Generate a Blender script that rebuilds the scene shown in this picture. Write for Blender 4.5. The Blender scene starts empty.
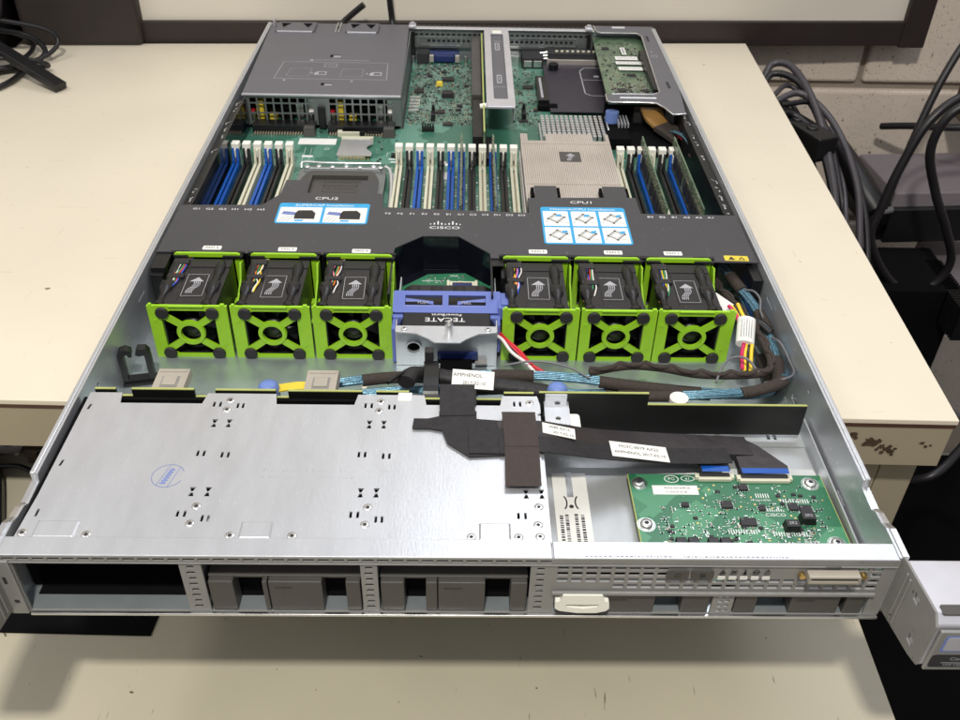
import bpy, math, random
from mathutils import Matrix, Vector
random.seed(7)
S = 0.001
SC = bpy.context.scene
COL = SC.collection

# ------------------------------------------------------------------ materials
def lin(r, g, b, k=1.0):
    f = lambda v: ((v/255+.055)/1.055)**2.4 if v/255 > .04045 else v/255/12.92
    return (f(r)*k, f(g)*k, f(b)*k, 1)

def mat(name, col, rough=.5, metal=0.0, var=.08, vscale=60, bump=0.0, bscale=400, spec=.5,
        rvar=.1, aniso=None, coat=0, alpha=1, trans=0, emis=None):
    m = bpy.data.materials.new(name); m.use_nodes = True
    nt = m.node_tree; N = nt.nodes; L = nt.links
    b = N['Principled BSDF']
    tc = N.new('ShaderNodeTexCoord')
    mp = N.new('ShaderNodeMapping'); L.new(tc.outputs['Object'], mp.inputs[0])
    if aniso: mp.inputs['Scale'].default_value = aniso
    nz = N.new('ShaderNodeTexNoise'); nz.inputs['Scale'].default_value = vscale
    nz.inputs['Detail'].default_value = 6
    L.new(mp.outputs[0], nz.inputs['Vector'])
    mx = N.new('ShaderNodeMix'); mx.data_type = 'RGBA'
    mx.inputs[6].default_value = tuple(max(0, c*(1-var)) for c in col[:3])+(1,)
    mx.inputs[7].default_value = tuple(min(1, c*(1+var)) for c in col[:3])+(1,)
    rp = N.new('ShaderNodeMapRange'); rp.inputs[1].default_value = .3; rp.inputs[2].default_value = .7
    L.new(nz.outputs['Fac'], rp.inputs[0]); L.new(rp.outputs[0], mx.inputs[0])
    L.new(mx.outputs[2], b.inputs['Base Color'])
    rr = N.new('ShaderNodeMapRange'); rr.inputs[1].default_value = .3; rr.inputs[2].default_value = .7
    rr.inputs[3].default_value = max(.02, rough-rvar*.5); rr.inputs[4].default_value = min(1, rough+rvar*.5)
    n2 = N.new('ShaderNodeTexNoise'); n2.inputs['Scale'].default_value = vscale*.45; n2.inputs['Detail'].default_value = 4
    L.new(mp.outputs[0], n2.inputs['Vector'])
    L.new(n2.outputs['Fac'], rr.inputs[0]); L.new(rr.outputs[0], b.inputs['Roughness'])
    b.inputs['Metallic'].default_value = metal
    b.inputs['Specular IOR Level'].default_value = spec
    b.inputs['Coat Weight'].default_value = coat
    if trans: b.inputs['Transmission Weight'].default_value = trans
    if emis:
        b.inputs['Emission Color'].default_value = emis; b.inputs['Emission Strength'].default_value = 1
    if bump:
        bn = N.new('ShaderNodeTexNoise'); bn.inputs['Scale'].default_value = bscale; bn.inputs['Detail'].default_value = 5
        L.new(mp.outputs[0], bn.inputs['Vector'])
        bp = N.new('ShaderNodeBump'); bp.inputs['Strength'].default_value = bump; bp.inputs['Distance'].default_value = .0006
        L.new(bn.outputs['Fac'], bp.inputs['Height']); L.new(bp.outputs[0], b.inputs['Normal'])
    return m

def add_spots(m, col, scale, thr, dist='', stretch=(1,1,1), soft=.02, rnd=1.0):
    """small marks of another colour (dirt, scratches, pits) over a material"""
    nt = m.node_tree; N = nt.nodes; L = nt.links; b = N['Principled BSDF']
    src = b.inputs['Base Color'].links[0].from_socket
    tc = [n for n in N if n.type == 'TEX_COORD'][0]
    mp = N.new('ShaderNodeMapping'); mp.inputs['Scale'].default_value = stretch
    mp.inputs['Rotation'].default_value = (.2*rnd, .1*rnd, .5*rnd)
    L.new(tc.outputs['Object'], mp.inputs[0])
    nz = N.new('ShaderNodeTexNoise'); nz.inputs['Scale'].default_value = scale; nz.inputs['Detail'].default_value = 5
    L.new(mp.outputs[0], nz.inputs['Vector'])
    r = N.new('ShaderNodeMapRange'); r.inputs[1].default_value = thr; r.inputs[2].default_value = thr+soft
    L.new(nz.outputs['Fac'], r.inputs[0])
    mx = N.new('ShaderNodeMix'); mx.data_type = 'RGBA'
    L.new(r.outputs[0], mx.inputs[0]); L.new(src, mx.inputs[6]); mx.inputs[7].default_value = col
    L.new(mx.outputs[2], b.inputs['Base Color'])

M = {}
M['steel'] = mat('galvanised_steel', (.62,.64,.672,1), .36, .70, .04, 140, .10, 900, aniso=(1,.25,1), rvar=.10)
M['steel_mid'] = mat('satin_zinc', (.50,.52,.53,1), .48, .55, .05, 140, .1, 900, aniso=(1,.25,1), rvar=.1)
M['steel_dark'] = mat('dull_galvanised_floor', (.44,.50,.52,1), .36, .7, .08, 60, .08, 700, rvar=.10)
M['rim'] = mat('bare_cut_steel', (.72,.73,.74,1), .30, 1, .05, 90, .05, 900)
M['bezel'] = mat('grey_painted_bezel', lin(148,147,145,.80), .45, 0, .06, 70, .12, 1500)
M['bezel_dark'] = mat('dark_grey_bezel', lin(86,83,80,.70), .5, 0, .06, 70, .12, 1500)
M['bench'] = mat('cream_laminate', lin(240,230,209,.82), .42, 0, .03, 9, .03, 600, rvar=.12)
add_spots(M['bench'], lin(130,112,92,.8), 170, .755)
add_spots(M['bench'], lin(150,132,108,.8), 70, .742)
add_spots(M['bench'], lin(205,190,162,.85), 30, .705, stretch=(22,1,1), soft=.06)
add_spots(M['bench'], lin(205,190,162,.85), 34, .70, stretch=(1,12,1), soft=.06, rnd=3)
M['bench_low'] = mat('darker_laminate', lin(198,190,168,.80), .5, 0, .05, 11, .03, 600, rvar=.12)  # darker base tone than the main bench top
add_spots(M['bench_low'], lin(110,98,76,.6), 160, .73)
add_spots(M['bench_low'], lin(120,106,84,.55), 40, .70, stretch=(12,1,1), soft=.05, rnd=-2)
M['apron'] = mat('cream_apron', lin(190,178,152,.70), .5, 0, .05, 12, .03, 400)
M['stain'] = mat('brown_glue_residue', lin(70,52,38), .8, 0, .3, 200, .4, 500)
M['edge'] = mat('dark_brown_edging', lin(78,52,42), .6, 0, .2, 60)
M['panel'] = mat('white_partition_board', lin(226,219,206,.9), .5, 0, .02, 12, .05, 500)
M['trim'] = mat('dark_brown_trim', lin(48,38,36,.8), .5, 0, .1, 40, .05, 400)
M['black'] = mat('black_plastic', (.0065,.0065,.0075,1), .38, 0, .1, 80, .06, 900)
M['blackgloss'] = mat('smoked_plastic', (.006,.007,.012,1), .12, 0, .1, 80)
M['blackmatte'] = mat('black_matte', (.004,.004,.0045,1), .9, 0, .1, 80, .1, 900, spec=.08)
M['fanblack'] = mat('fan_black_plastic', lin(42,41,45,.62), .32, 0, .06, 80, .15, 1800)
M['rubber'] = mat('grey_rubber', lin(50,48,49,.6), .62, 0, .06, 100, .1, 1500)
M['green'] = mat('lime_green_plastic', lin(154,207,40,.95), .38, 0, .05, 120, .03, 700)
M['baffle'] = mat('charcoal_sheet', lin(84,84,90,.56), .36, 0, .03, 30, .16, 2200, rvar=.06)
M['psu'] = mat('grey_coated_steel', lin(116,115,122,.76), .5, .15, .03, 30, .10, 2000, rvar=.06)
M['grille'] = mat('grey_zinc_grille', lin(150,155,155,.85), .45, .7, .05, 50)
M['white'] = mat('white_print', lin(236,236,236,.92), .55, 0, .02, 60)
M['paper'] = mat('white_label_paper', lin(238,237,232,.92), .6, 0, .02, 90)
M['ink'] = mat('black_ink', lin(45,45,48), .7)
M['greyink'] = mat('grey_ink', lin(150,150,155), .7)
M['blueink'] = mat('blue_stamp_ink', lin(112,128,182), .6)
M['skyblue'] = mat('light_blue_sticker', lin(50,165,222,.95), .4)
M['blue'] = mat('cobalt_blue_plastic', lin(10,84,176,.9), .38, 0, .05, 60)
M['capblue'] = mat('periwinkle_plastic', lin(104,120,192,.88), .42, 0, .05, 50, .03, 600)
M['knobblue'] = mat('soft_blue_plastic', lin(112,138,204,.85), .5)
M['navy'] = mat('navy_plastic', lin(30,45,100), .4)
M['ivory'] = mat('ivory_plastic', lin(226,224,200,.8), .42, 0, .04, 60)
M['latch'] = mat('white_latch_plastic', lin(244,243,232,.95), .4, 0, .03, 60)
M['copper'] = mat('gold_contacts', (.75,.52,.2,1), .35, 1)
M['tin'] = mat('tin_solder', (.75,.75,.74,1), .35, 1, .1, 200)
M['chip'] = mat('chip_epoxy', lin(44,42,46,.75), .5, 0, .1, 200, .08, 1500)
M['tan'] = mat('ceramic_tan', lin(150,136,116), .5, 0, .15, 200)
M['pcbedge'] = mat('pcb_edge', lin(176,182,108,.9), .6, 0, .08, 100)
M['blackpcb'] = mat('black_backplane_board', (.006,.007,.006,1), .45, 0, .1, 80)
M['yellow'] = mat('yellow_plastic', lin(222,198,62), .5)
M['red'] = mat('red_wire', lin(196,34,48), .4)
M['wyellow'] = mat('yellow_wire', lin(235,200,50), .4)
M['wwhite'] = mat('white_wire', lin(225,220,215), .4)
M['worange'] = mat('orange_wire', lin(225,120,50), .4)
M['wpink'] = mat('pink_wire', lin(225,120,150), .4)
M['wblue'] = mat('blue_wire', lin(50,90,190), .4)
M['wgreen'] = mat('green_wire', lin(60,150,90), .4)
M['magenta'] = mat('magenta_wire', lin(200,30,90), .4)
M['grey'] = mat('grey_wire', lin(120,120,125,.75), .4)
M['sleeve'] = mat('brown_braided_sleeve', lin(64,54,48,.75), .8, 0, .45, 1300, 1.0, 1300)
M['tape'] = mat('dark_cloth_tape', lin(66,56,53,.8), .75, 0, .08, 600, .4, 1800)
M['ribbon'] = mat('black_ribbon_film', lin(52,46,48,.75), .36, 0, .10, 120, .5, 130)
M['ribboncloth'] = mat('black_cloth_wrap', lin(36,34,36,.7), .62, 0, .3, 300, .8, 260)
M['foil'] = mat('blue_foil_ribbon', lin(112,158,180,.66), .3, .45, .35, 260, .3, 500, aniso=(1,3,1))
M['goldtape'] = mat('amber_ribbon', lin(158,120,66,.9), .45, .1, .1, 100)
M['greybox'] = mat('grey_moulded_plastic', lin(120,112,116,.9), .45, 0, .06, 20, .05, 500)
M['cable'] = mat('charcoal_cable_jacket', lin(34,32,36,.6), .42, 0, .08, 60)
M['cablelt'] = mat('grey_cable_jacket', lin(74,70,76,.75), .38, 0, .08, 60)
M['darkbox'] = mat('dark_brown_cloth_box', lin(48,40,37,.8), .65, 0, .12, 30, .1, 500)
M['floor'] = mat('dark_floor', (.003,.003,.0032,1), .9, 0, .2, 4, spec=.08)
M['heatsink'] = mat('nickel_fins', (.70,.64,.59,1), .42, .75, .05, 40)
M['alu'] = mat('aluminium', (.78,.79,.82,1), .35, .9, .05, 60)
M['riser'] = mat('bright_zinc', (.74,.74,.80,1), .42, .75, .04, 60)
M['wood'] = mat('dark_wood', lin(80,66,52), .7, 0, .2, 30)
M['slategrey'] = mat('slate_board_cover', lin(56,52,64,.75), .5, 0, .05, 60)
M['printgrey'] = mat('light_grey_print', lin(190,190,196,.75), .55)
M['ghost'] = mat('faint_mark', (.585,.605,.637,1), .38, .7)
M['beige'] = mat('beige_connector', lin(188,180,166,.78), .5, .1, .05, 60)

add_spots(M['steel'], (.50,.52,.55,1), 260, .66, stretch=(1,14,1), soft=.08, rnd=0)
add_spots(M['steel'], (.80,.82,.86,1), 200, .665, stretch=(12,1,1), soft=.05, rnd=.6)
add_spots(M['baffle'], lin(120,118,120,.7), 420, .68, soft=.05)
add_spots(M['baffle'], lin(112,110,112,.65), 60, .67, stretch=(14,1,1), soft=.05)
add_spots(M['psu'], lin(140,138,142,.75), 420, .69, soft=.05)
add_spots(M['green'], lin(178,214,110,.9), 380, .68, soft=.06)
add_spots(M['fanblack'], lin(96,94,98,.7), 500, .67, soft=.05)
add_spots(M['bezel'], lin(84,80,76,.6), 300, .70, soft=.04)
add_spots(M['black'], lin(60,58,60,.6), 520, .69, soft=.05)
def pcbmat(name, c1, c2, cs):
    """solder mask with traces and copper pours running under it"""
    m = mat(name, c1, .34, 0, .10, 45, .05, 900, coat=.2)
    nt = m.node_tree; N = nt.nodes; L = nt.links; b = N['Principled BSDF']
    src = b.inputs['Base Color'].links[0].from_socket
    tc = [n for n in N if n.type == 'TEX_COORD'][0]
    mp = N.new('ShaderNodeMapping'); mp.inputs['Rotation'].default_value = (0, 0, .785)
    L.new(tc.outputs['Object'], mp.inputs[0])
    v = N.new('ShaderNodeTexVoronoi'); v.distance = 'CHEBYCHEV'; v.inputs['Scale'].default_value = cs
    L.new(mp.outputs[0], v.inputs['Vector'])
    r = N.new('ShaderNodeMapRange'); r.inputs[1].default_value = .55; r.inputs[2].default_value = .60
    L.new(v.outputs['Color'], r.inputs[0])
    mx = N.new('ShaderNodeMix'); mx.data_type = 'RGBA'
    L.new(r.outputs[0], mx.inputs[0]); L.new(src, mx.inputs[6]); mx.inputs[7].default_value = c2
    w = N.new('ShaderNodeTexVoronoi'); w.distance = 'MANHATTAN'; w.feature = 'F1'; w.inputs['Scale'].default_value = cs*6
    L.new(tc.outputs['Object'], w.inputs['Vector'])
    r2 = N.new('ShaderNodeMapRange'); r2.inputs[1].default_value = .12; r2.inputs[2].default_value = .10
    L.new(w.outputs['Distance'], r2.inputs[0])
    m2 = N.new('ShaderNodeMix'); m2.data_type = 'RGBA'
    L.new(r2.outputs[0], m2.inputs[0]); L.new(mx.outputs[2], m2.inputs[6])
    m2.inputs[7].default_value = tuple(min(1, c*2.2+.03) for c in c2[:3])+(1,)
    L.new(m2.outputs[2], b.inputs['Base Color'])
    return m
M['pcb'] = pcbmat('green_solder_mask', lin(44,114,80,.88), lin(72,142,104,.88), 55)
M['mobo'] = pcbmat('teal_green_solder_mask', lin(56,110,92,.95), lin(92,142,126,.95), 48)
M['mezz'] = pcbmat('olive_green_solder_mask', lin(84,112,86,.75), lin(112,134,106,.75), 60)

def wallmat():
    m = mat('painted_cinder_block', lin(222,208,194,.95), .85, 0, .07, 14, 0)
    nt = m.node_tree; N = nt.nodes; L = nt.links; b = N['Principled BSDF']
    tc = [n for n in N if n.type == 'TEX_COORD'][0]
    n1 = N.new('ShaderNodeTexNoise'); n1.inputs['Scale'].default_value = 190; n1.inputs['Detail'].default_value = 8
    n1.inputs['Roughness'].default_value = .65
    L.new(tc.outputs['Object'], n1.inputs['Vector'])
    r = N.new('ShaderNodeMapRange'); r.inputs[1].default_value = .30; r.inputs[2].default_value = .46
    L.new(n1.outputs['Fac'], r.inputs[0])
    bp = N.new('ShaderNodeBump'); bp.inputs['Strength'].default_value = .35; bp.inputs['Distance'].default_value = .0012
    L.new(r.outputs[0], bp.inputs['Height']); L.new(bp.outputs[0], b.inputs['Normal'])
    return m
M['block'] = wallmat()
add_spots(M['block'], lin(140,124,108,.8), 170, .665, stretch=(1.3,1,.7), soft=.04)
add_spots(M['block'], lin(176,162,146,.85), 420, .62, soft=.06)

# ------------------------------------------------------------------ mesh builder
def curve_mesh(splines, t):
    cu = bpy.data.curves.new('tmp', 'CURVE'); cu.dimensions = '2D'; cu.fill_mode = 'BOTH'; cu.extrude = t/2
    for pts in splines:
        sp = cu.splines.new('POLY'); sp.points.add(len(pts)-1)
        for p, q in zip(sp.points, pts): p.co = (q[0], q[1], 0, 1)
        sp.use_cyclic_u = True
    ob = bpy.data.objects.new('tmp', cu)
    me = bpy.data.meshes.new_from_object(ob)
    v = [Vector(x.co) for x in me.vertices]; f = [tuple(p.vertices) for p in me.polygons]
    bpy.data.objects.remove(ob); bpy.data.curves.remove(cu); bpy.data.meshes.remove(me)
    return v, f
TXT = {}
def text_mesh(s, size, t, align='CENTER'):
    k = (s, size, t, align)
    if k in TXT: return TXT[k]
    cu = bpy.data.curves.new('tmp', 'FONT'); cu.body = s; cu.size = size; cu.extrude = t/2
    cu.align_x = align; cu.align_y = 'CENTER'; cu.resolution_u = 3
    ob = bpy.data.objects.new('tmp', cu)
    me = bpy.data.meshes.new_from_object(ob)
    v = [Vector(x.co) for x in me.vertices]; f = [tuple(p.vertices) for p in me.polygons]
    bpy.data.objects.remove(ob); bpy.data.curves.remove(cu); bpy.data.meshes.remove(me)
    TXT[k] = (v, f); return v, f

XZ = Matrix(((1,0,0,0),(0,0,-1,0),(0,1,0,0),(0,0,0,1)))      # local (x,y,z) -> world (x,-z,y): faces -y
YZ = Matrix(((0,0,1,0),(1,0,0,0),(0,1,0,0),(0,0,0,1)))       # local (x,y,z) -> world (z,x,y)
def T(x, y, z): return Matrix.Translation((x, y, z))
def RZ(a): return Matrix.Rotation(math.radians(a), 4, 'Z')
def RX(a): return Matrix.Rotation(math.radians(a), 4, 'X')
def RY(a): return Matrix.Rotation(math.radians(a), 4, 'Y')

def spline(pts, n=8):
    P = [Vector(p) for p in pts]
    if len(P) < 3: return P
    P = [P[0]*2-P[1]] + P + [P[-1]*2-P[-2]]
    out = []
    for i in range(1, len(P)-2):
        a, b, c, d = P[i-1:i+3]
        for k in range(n):
            t = k/n
            out.append(.5*((2*b)+(c-a)*t+(2*a-5*b+4*c-d)*t*t+(3*b-a-3*c+d)*t**3))
    out.append(P[-2]); return out

class MB:
    def __init__(s, M0=None): s.v = []; s.f = []; s.m = []; s.s = []; s.mi = 0; s.X = M0 or Matrix()
    def slot(s, i): s.mi = i; return s
    def add(s, vs, fs, M0=None, smooth=False):
        o = len(s.v); X = s.X @ M0 if M0 is not None else s.X
        s.v += [X @ Vector(v) for v in vs]
        for f in fs: s.f.append(tuple(i+o for i in f)); s.m.append(s.mi); s.s.append(smooth)
        return s
    def box(s, x0, x1, y0, y1, z0, z1, M0=None):
        v = [(x,y,z) for z in (z0,z1) for y in (y0,y1) for x in (x0,x1)]
        return s.add(v, [(0,2,3,1),(4,5,7,6),(0,1,5,4),(2,6,7,3),(0,4,6,2),(1,3,7,5)], M0)
    def cbox(s, c, d, M0=None):
        return s.box(c[0]-d[0]/2, c[0]+d[0]/2, c[1]-d[1]/2, c[1]+d[1]/2, c[2]-d[2]/2, c[2]+d[2]/2, M0)
    def taper(s, x0,x1,y0,y1,z0,z1, ix, iy, M0=None):
        v = [(x0,y0,z0),(x1,y0,z0),(x0,y1,z0),(x1,y1,z0),(x0+ix,y0+iy,z1),(x1-ix,y0+iy,z1),(x0+ix,y1-iy,z1),(x1-ix,y1-iy,z1)]
        return s.add(v, [(0,2,3,1),(4,5,7,6),(0,1,5,4),(2,6,7,3),(0,4,6,2),(1,3,7,5)], M0)
    def prism(s, poly, z0, z1, M0=None):
        n = len(poly)
        v = [(p[0],p[1],z0) for p in poly]+[(p[0],p[1],z1) for p in poly]
        return s.add(v, [tuple(range(n-1,-1,-1)), tuple(range(n,2*n))]+[(i,(i+1)%n,(i+1)%n+n,i+n) for i in range(n)], M0)
    def plate(s, outer, holes, z0, z1, M0=None):
        v, f = curve_mesh([outer]+holes, z1-z0)
        v = [(p.x, p.y, p.z+(z0+z1)/2) for p in v]
        return s.add(v, f, M0)
    def text(s, str_, size, x, y, z, t=.06, M0=None, align='CENTER', sx=1.0):
        v, f = text_mesh(str_, size, t, align)
        return s.add([(p.x*sx+x, p.y+y, p.z+z) for p in v], f, M0)
    def cyl(s, c, r, h, n=20, r2=None, M0=None, cap=True):
        r2 = r if r2 is None else r2
        v = [(c[0]+r*math.cos(2*math.pi*i/n), c[1]+r*math.sin(2*math.pi*i/n), c[2]) for i in range(n)]
        v += [(c[0]+r2*math.cos(2*math.pi*i/n), c[1]+r2*math.sin(2*math.pi*i/n), c[2]+h) for i in range(n)]
        s.add(v, [(i,(i+1)%n,(i+1)%n+n,i+n) for i in range(n)], M0, True)
        if cap: s.add(v, [tuple(range(n-1,-1,-1)), tuple(range(n,2*n))], M0)
        return s
    def lathe(s, c, prof, n=20, M0=None):
        v = []; f = []
        for r, z in prof: v += [(c[0]+r*math.cos(2*math.pi*i/n), c[1]+r*math.sin(2*math.pi*i/n), c[2]+z) for i in range(n)]
        for k in range(len(prof)-1):
            for i in range(n): f.append((k*n+i, k*n+(i+1)%n, (k+1)*n+(i+1)%n, (k+1)*n+i))
        s.add(v, f, M0, True)
        return s.add(v[-n:], [tuple(range(n))], M0)
    def tube(s, pts, r, n=8, k=8, flat=1.0, smooth_path=True, up=(0,0,1), rf=None):
        P = spline(pts, k) if smooth_path else [Vector(p) for p in pts]
        v = []; f = []; U = Vector(up)
        m = len(P)
        for i, p in enumerate(P):
            t = (P[min(i+1, m-1)]-P[max(i-1, 0)]).normalized()
            if i == 0 or flat != 1.0:
                a = t.cross(U)
                if a.length < 1e-3: a = t.cross(Vector((1,0,0)))
            else: a = pa - t*pa.dot(t)
            a.normalize(); b = a.cross(t).normalized(); pa = a
            rr = r*(rf(i/(m-1)) if rf else 1)
            for j in range(n):
                w = 2*math.pi*j/n
                v.append(p+a*math.cos(w)*rr+b*math.sin(w)*rr*flat)
        for i in range(m-1):
            for j in range(n): f.append((i*n+j, i*n+(j+1)%n, (i+1)*n+(j+1)%n, (i+1)*n+j))
        s.add(v, f, None, True)
        return s.add(v, [tuple(range(n-1,-1,-1)), tuple(range((m-1)*n, m*n))])
    def strip(s, pts, w, t, k=8, smooth_path=True, side=None):
        """flat ribbon along a path; w across (horizontal), t thick"""
        P = spline(pts, k) if smooth_path else [Vector(p) for p in pts]
        m = len(P); v = []; f = []
        for i, p in enumerate(P):
            tt = (P[min(i+1, m-1)]-P[max(i-1, 0)]).normalized()
            a = Vector(side) if side else tt.cross(Vector((0,0,1))).normalized()
            b = a.cross(tt).normalized()
            v += [p+a*w/2+b*t/2, p-a*w/2+b*t/2, p-a*w/2-b*t/2, p+a*w/2-b*t/2]
        for i in range(m-1):
            for j in range(4): f.append((i*4+j, i*4+(j+1)%4, (i+1)*4+(j+1)%4, (i+1)*4+j))
        s.add(v, f, None, False)
        return s.add(v, [(3,2,1,0), tuple(range((m-1)*4, m*4))])
    def stroke(s, pts, w, z, t=.05, closed=False, M0=None):
        P = [Vector((p[0], p[1])) for p in pts]
        if closed: P.append(P[0])
        for a, b in zip(P, P[1:]):
            d = (b-a)
            if d.length < 1e-6: continue
            d.normalize(); n = Vector((-d.y, d.x))*w/2; e = d*w/2*.9
            q = [a-e+n, a-e-n, b+e-n, b+e+n]
            s.prism([(p.x, p.y) for p in q], z, z+t, M0)
        return s
    def build(s, name, mats, parent=None, bev=0, seg=2):
        me = bpy.data.meshes.new(name)
        off = Vector((0,0,0)); q = parent
        while q is not None: off += q.location; q = q.parent
        me.from_pydata([(v*S)-off for v in s.v], [], s.f)
        for mm in (mats if isinstance(mats, (list, tuple)) else [mats]): me.materials.append(M[mm] if isinstance(mm, str) else mm)
        for p, i, sm in zip(me.polygons, s.m, s.s): p.material_index = i; p.use_smooth = sm
        me.update()
        import bmesh
        bm = bmesh.new(); bm.from_mesh(me); bmesh.ops.recalc_face_normals(bm, faces=bm.faces); bm.to_mesh(me); bm.free()
        o = bpy.data.objects.new(name, me); COL.objects.link(o)
        if parent is not None: o.parent = parent
        if bev:
            b = o.modifiers.new('edge_bevel', 'BEVEL'); b.width = bev*S; b.segments = seg; b.limit_method = 'ANGLE'
            b.angle_limit = math.radians(40); b.use_clamp_overlap = True
        return o

def tag(o, label=None, cat=None, group=None, kind=None):
    if label: o['label'] = label
    if cat: o['category'] = cat
    if group: o['group'] = group
    if kind: o['kind'] = kind
    return o
def thing(name, loc, label, cat, group=None):
    o = bpy.data.objects.new(name, None); COL.objects.link(o); o.location = Vector(loc)*S
    o.empty_display_size = .01
    return tag(o, label, cat, group)
KIDS = {}
def copy_tree(o, parent=None):
    c = o.copy(); COL.objects.link(c)
    if parent is not None: c.parent = parent
    for ch in list(o.children): copy_tree(ch, c)
    return c
def rect(x0, x1, y0, y1): return [(x0,y0),(x1,y0),(x1,y1),(x0,y1)]
def rrect(x0, x1, y0, y1, r, n=4):
    out = []
    for cx, cy, a0 in ((x1-r,y0+r,-90),(x1-r,y1-r,0),(x0+r,y1-r,90),(x0+r,y0+r,180)):
        for i in range(n+1):
            a = math.radians(a0+90*i/n); out.append((cx+r*math.cos(a), cy+r*math.sin(a)))
    return out
def circ(cx, cy, r, n=16, ry=None):
    ry = r if ry is None else ry
    return [(cx+r*math.cos(2*math.pi*i/n), cy+ry*math.sin(2*math.pi*i/n)) for i in range(n)]

SMD = ['tin', 'chip', 'tan', 'white', 'black', 'copper']
def smd(mb, x0, x1, y0, y1, z, n, avoid=(), rnd=random):
    """surface mount parts: tiny ceramic blocks with tinned ends, small packages and silkscreen bars"""
    for _ in range(n):
        x = x0+round(rnd.random()*(x1-x0)/.9)*.9; y = y0+round(rnd.random()*(y1-y0)/.9)*.9
        if any(a-.5 < x < b+.5 and c-.5 < y < d+.5 for a, b, c, d in avoid): continue
        k = rnd.random(); h = rnd.random() < .5
        w, l = (1.0, 1.9) if h else (1.9, 1.0)
        if k < .58:
            c = rnd.choice((1, 1, 2, 4, 0))
            mb.slot(c).box(x-w*.28, x+w*.28, y-l*.28, y+l*.28, z, z+.62)
            mb.slot(0)
            if h: mb.box(x-w*.3, x+w*.3, y+l*.28, y+l*.5, z, z+.58).box(x-w*.3, x+w*.3, y-l*.5, y-l*.28, z, z+.58)
            else: mb.box(x+w*.28, x+w*.5, y-l*.3, y+l*.3, z, z+.58).box(x-w*.5, x-w*.28, y-l*.3, y+l*.3, z, z+.58)
        elif k < .70: mb.slot(3).box(x-w*.5, x+w*.5, y-.14, y+.14, z, z+.05)
        elif k < .80: mb.slot(3).box(x-.14, x+.14, y-l*.6, y+l*.6, z, z+.05)
        elif k < .85:
            mb.slot(1).box(x-1.1, x+1.1, y-.8, y+.8, z, z+1.0)
            for q in (-.7, 0, .7): mb.slot(0).box(x+q-.15, x+q+.15, y-1.4, y+1.4, z, z+.3)
        elif k < .92: mb.slot(0).cyl((x, y, z), .35, .15, 8)
        else: mb.slot(5).box(x-.5, x+.5, y-.5, y+.5, z, z+.06)
    return mb
def chip(parent, x, y, w, l, z, h=1.6, pins=True, m='chip', name='chip'):
    mb = MB().slot(0).box(x-w/2, x+w/2, y-l/2, y+l/2, z+.3, z+h)
    mb.slot(2).cyl((x-w*.36, y+l*.3, z+h), min(w, l)*.06, .03, 8)
    if pins:
        k = max(2, int(w/1.1))
        for i in range(k):
            px = x-w/2+w*(i+.5)/k
            mb.slot(1).box(px-.22, px+.22, y-l/2-1, y+l/2+1, z, z+.45)
        if abs(w-l) < 3:
            k = max(2, int(l/1.1))
            for i in range(k):
                py = y-l/2+l*(i+.5)/k
                mb.box(x-w/2-1, x+w/2+1, py-.22, py+.22, z, z+.45)
    return mb.build(name, [m, 'tin', 'greyink'], parent)
def screw(parent, x, y, z, r=2.6, h=1.2, name='screw'):
    mb = MB().slot(0).lathe((x, y, z), [(r, 0), (r, h*.5), (r*.8, h), (r*.42, h)], 18)
    mb.slot(1).cyl((x, y, z+h*.3), r*.40, h*.72, 6)
    return mb.build(name, ['tin', 'ink'], parent)
# ================================================================== SETTING
tag(MB().box(-1600, 1500, -900, 905, -760, -750).build('floor', 'floor'), kind='structure')
# block wall: every block a bevelled face of one wall, mortar recessed
mb = MB().slot(1).box(-1500, 1500, 908, 990, -750, 900)
rows = [(-72-200*k) for k in range(-4, 4)]
for ri, z in enumerate(rows):
    off = 527 if (ri % 2) == 0 else 327
    for k in range(-5, 4):
        x = off+400*k
        mb.slot(0).box(x+4, x+396, 900, 960, z+5-0, z+195)
mb.build('wall', ['block', mat('painted_mortar', lin(168,156,142,.72), .8, 0, .08, 20, .3, 200)], None, 5, 3)['kind'] = 'structure'

# ------------------------------------------------------------------ main bench
b = thing('workbench', (0, 500, -40), 'cream laminate workbench with thick front apron, carrying the open server', 'workbench')
top = [(-1200, 178), (320.5, 148), (350, 849), (-1200, 772)]
MB().prism(top, -4, 0).build('tabletop', 'bench', b, .6)
MB().prism([(-1200, 178.5), (320, 148.5), (349.5, 848), (-1200, 771)], -7, -4.01).build('edge_strip', 'edge', b)
ap = [(-1200, 179), (319.5, 149), (349, 846), (342, 846), (312, 157), (-1200, 187)]
MB().prism(ap, -41, -7.01).build('apron', 'apron', b, .5)
mb = MB()
rnd = random.Random(3)
def blot(mb, cx, cz, r, y, n=16, hole=0):
    pts = []
    for i in range(n):
        a = 2*math.pi*i/n; q = r*(.55+.6*rnd.random())
        pts.append((cx+q*math.cos(a)*1.25, cz+q*math.sin(a)))
    mb.prism(pts, 0, .25, T(0, y, 0) @ XZ)
for (cx, cz, r) in ((268.5,-18.5,2.6),(271,-21,2.9),(274,-19.5,2.2),(266.5,-22,1.8),(277.5,-24,2.1),(281,-26,2.2),(284.5,-28,2.0),(279,-29,1.5),(283,-23.5,1.3),(275,-26.5,1.2),(287,-25.5,1.1),(286,-30.5,1.1),(256,-14,2.6),(252,-16,2.4),(259,-17,1.3)): blot(mb, cx, cz, r, 148.6+(320-cx)*.0197)
for (cx, cz, r) in ((303,-20,1.4),(306,-23,1.2),(309,-22,.8)): blot(mb, cx, cz, r, 148.6+(320-cx)*.0197)
mb.build('glue_stain', 'stain', b)
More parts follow.
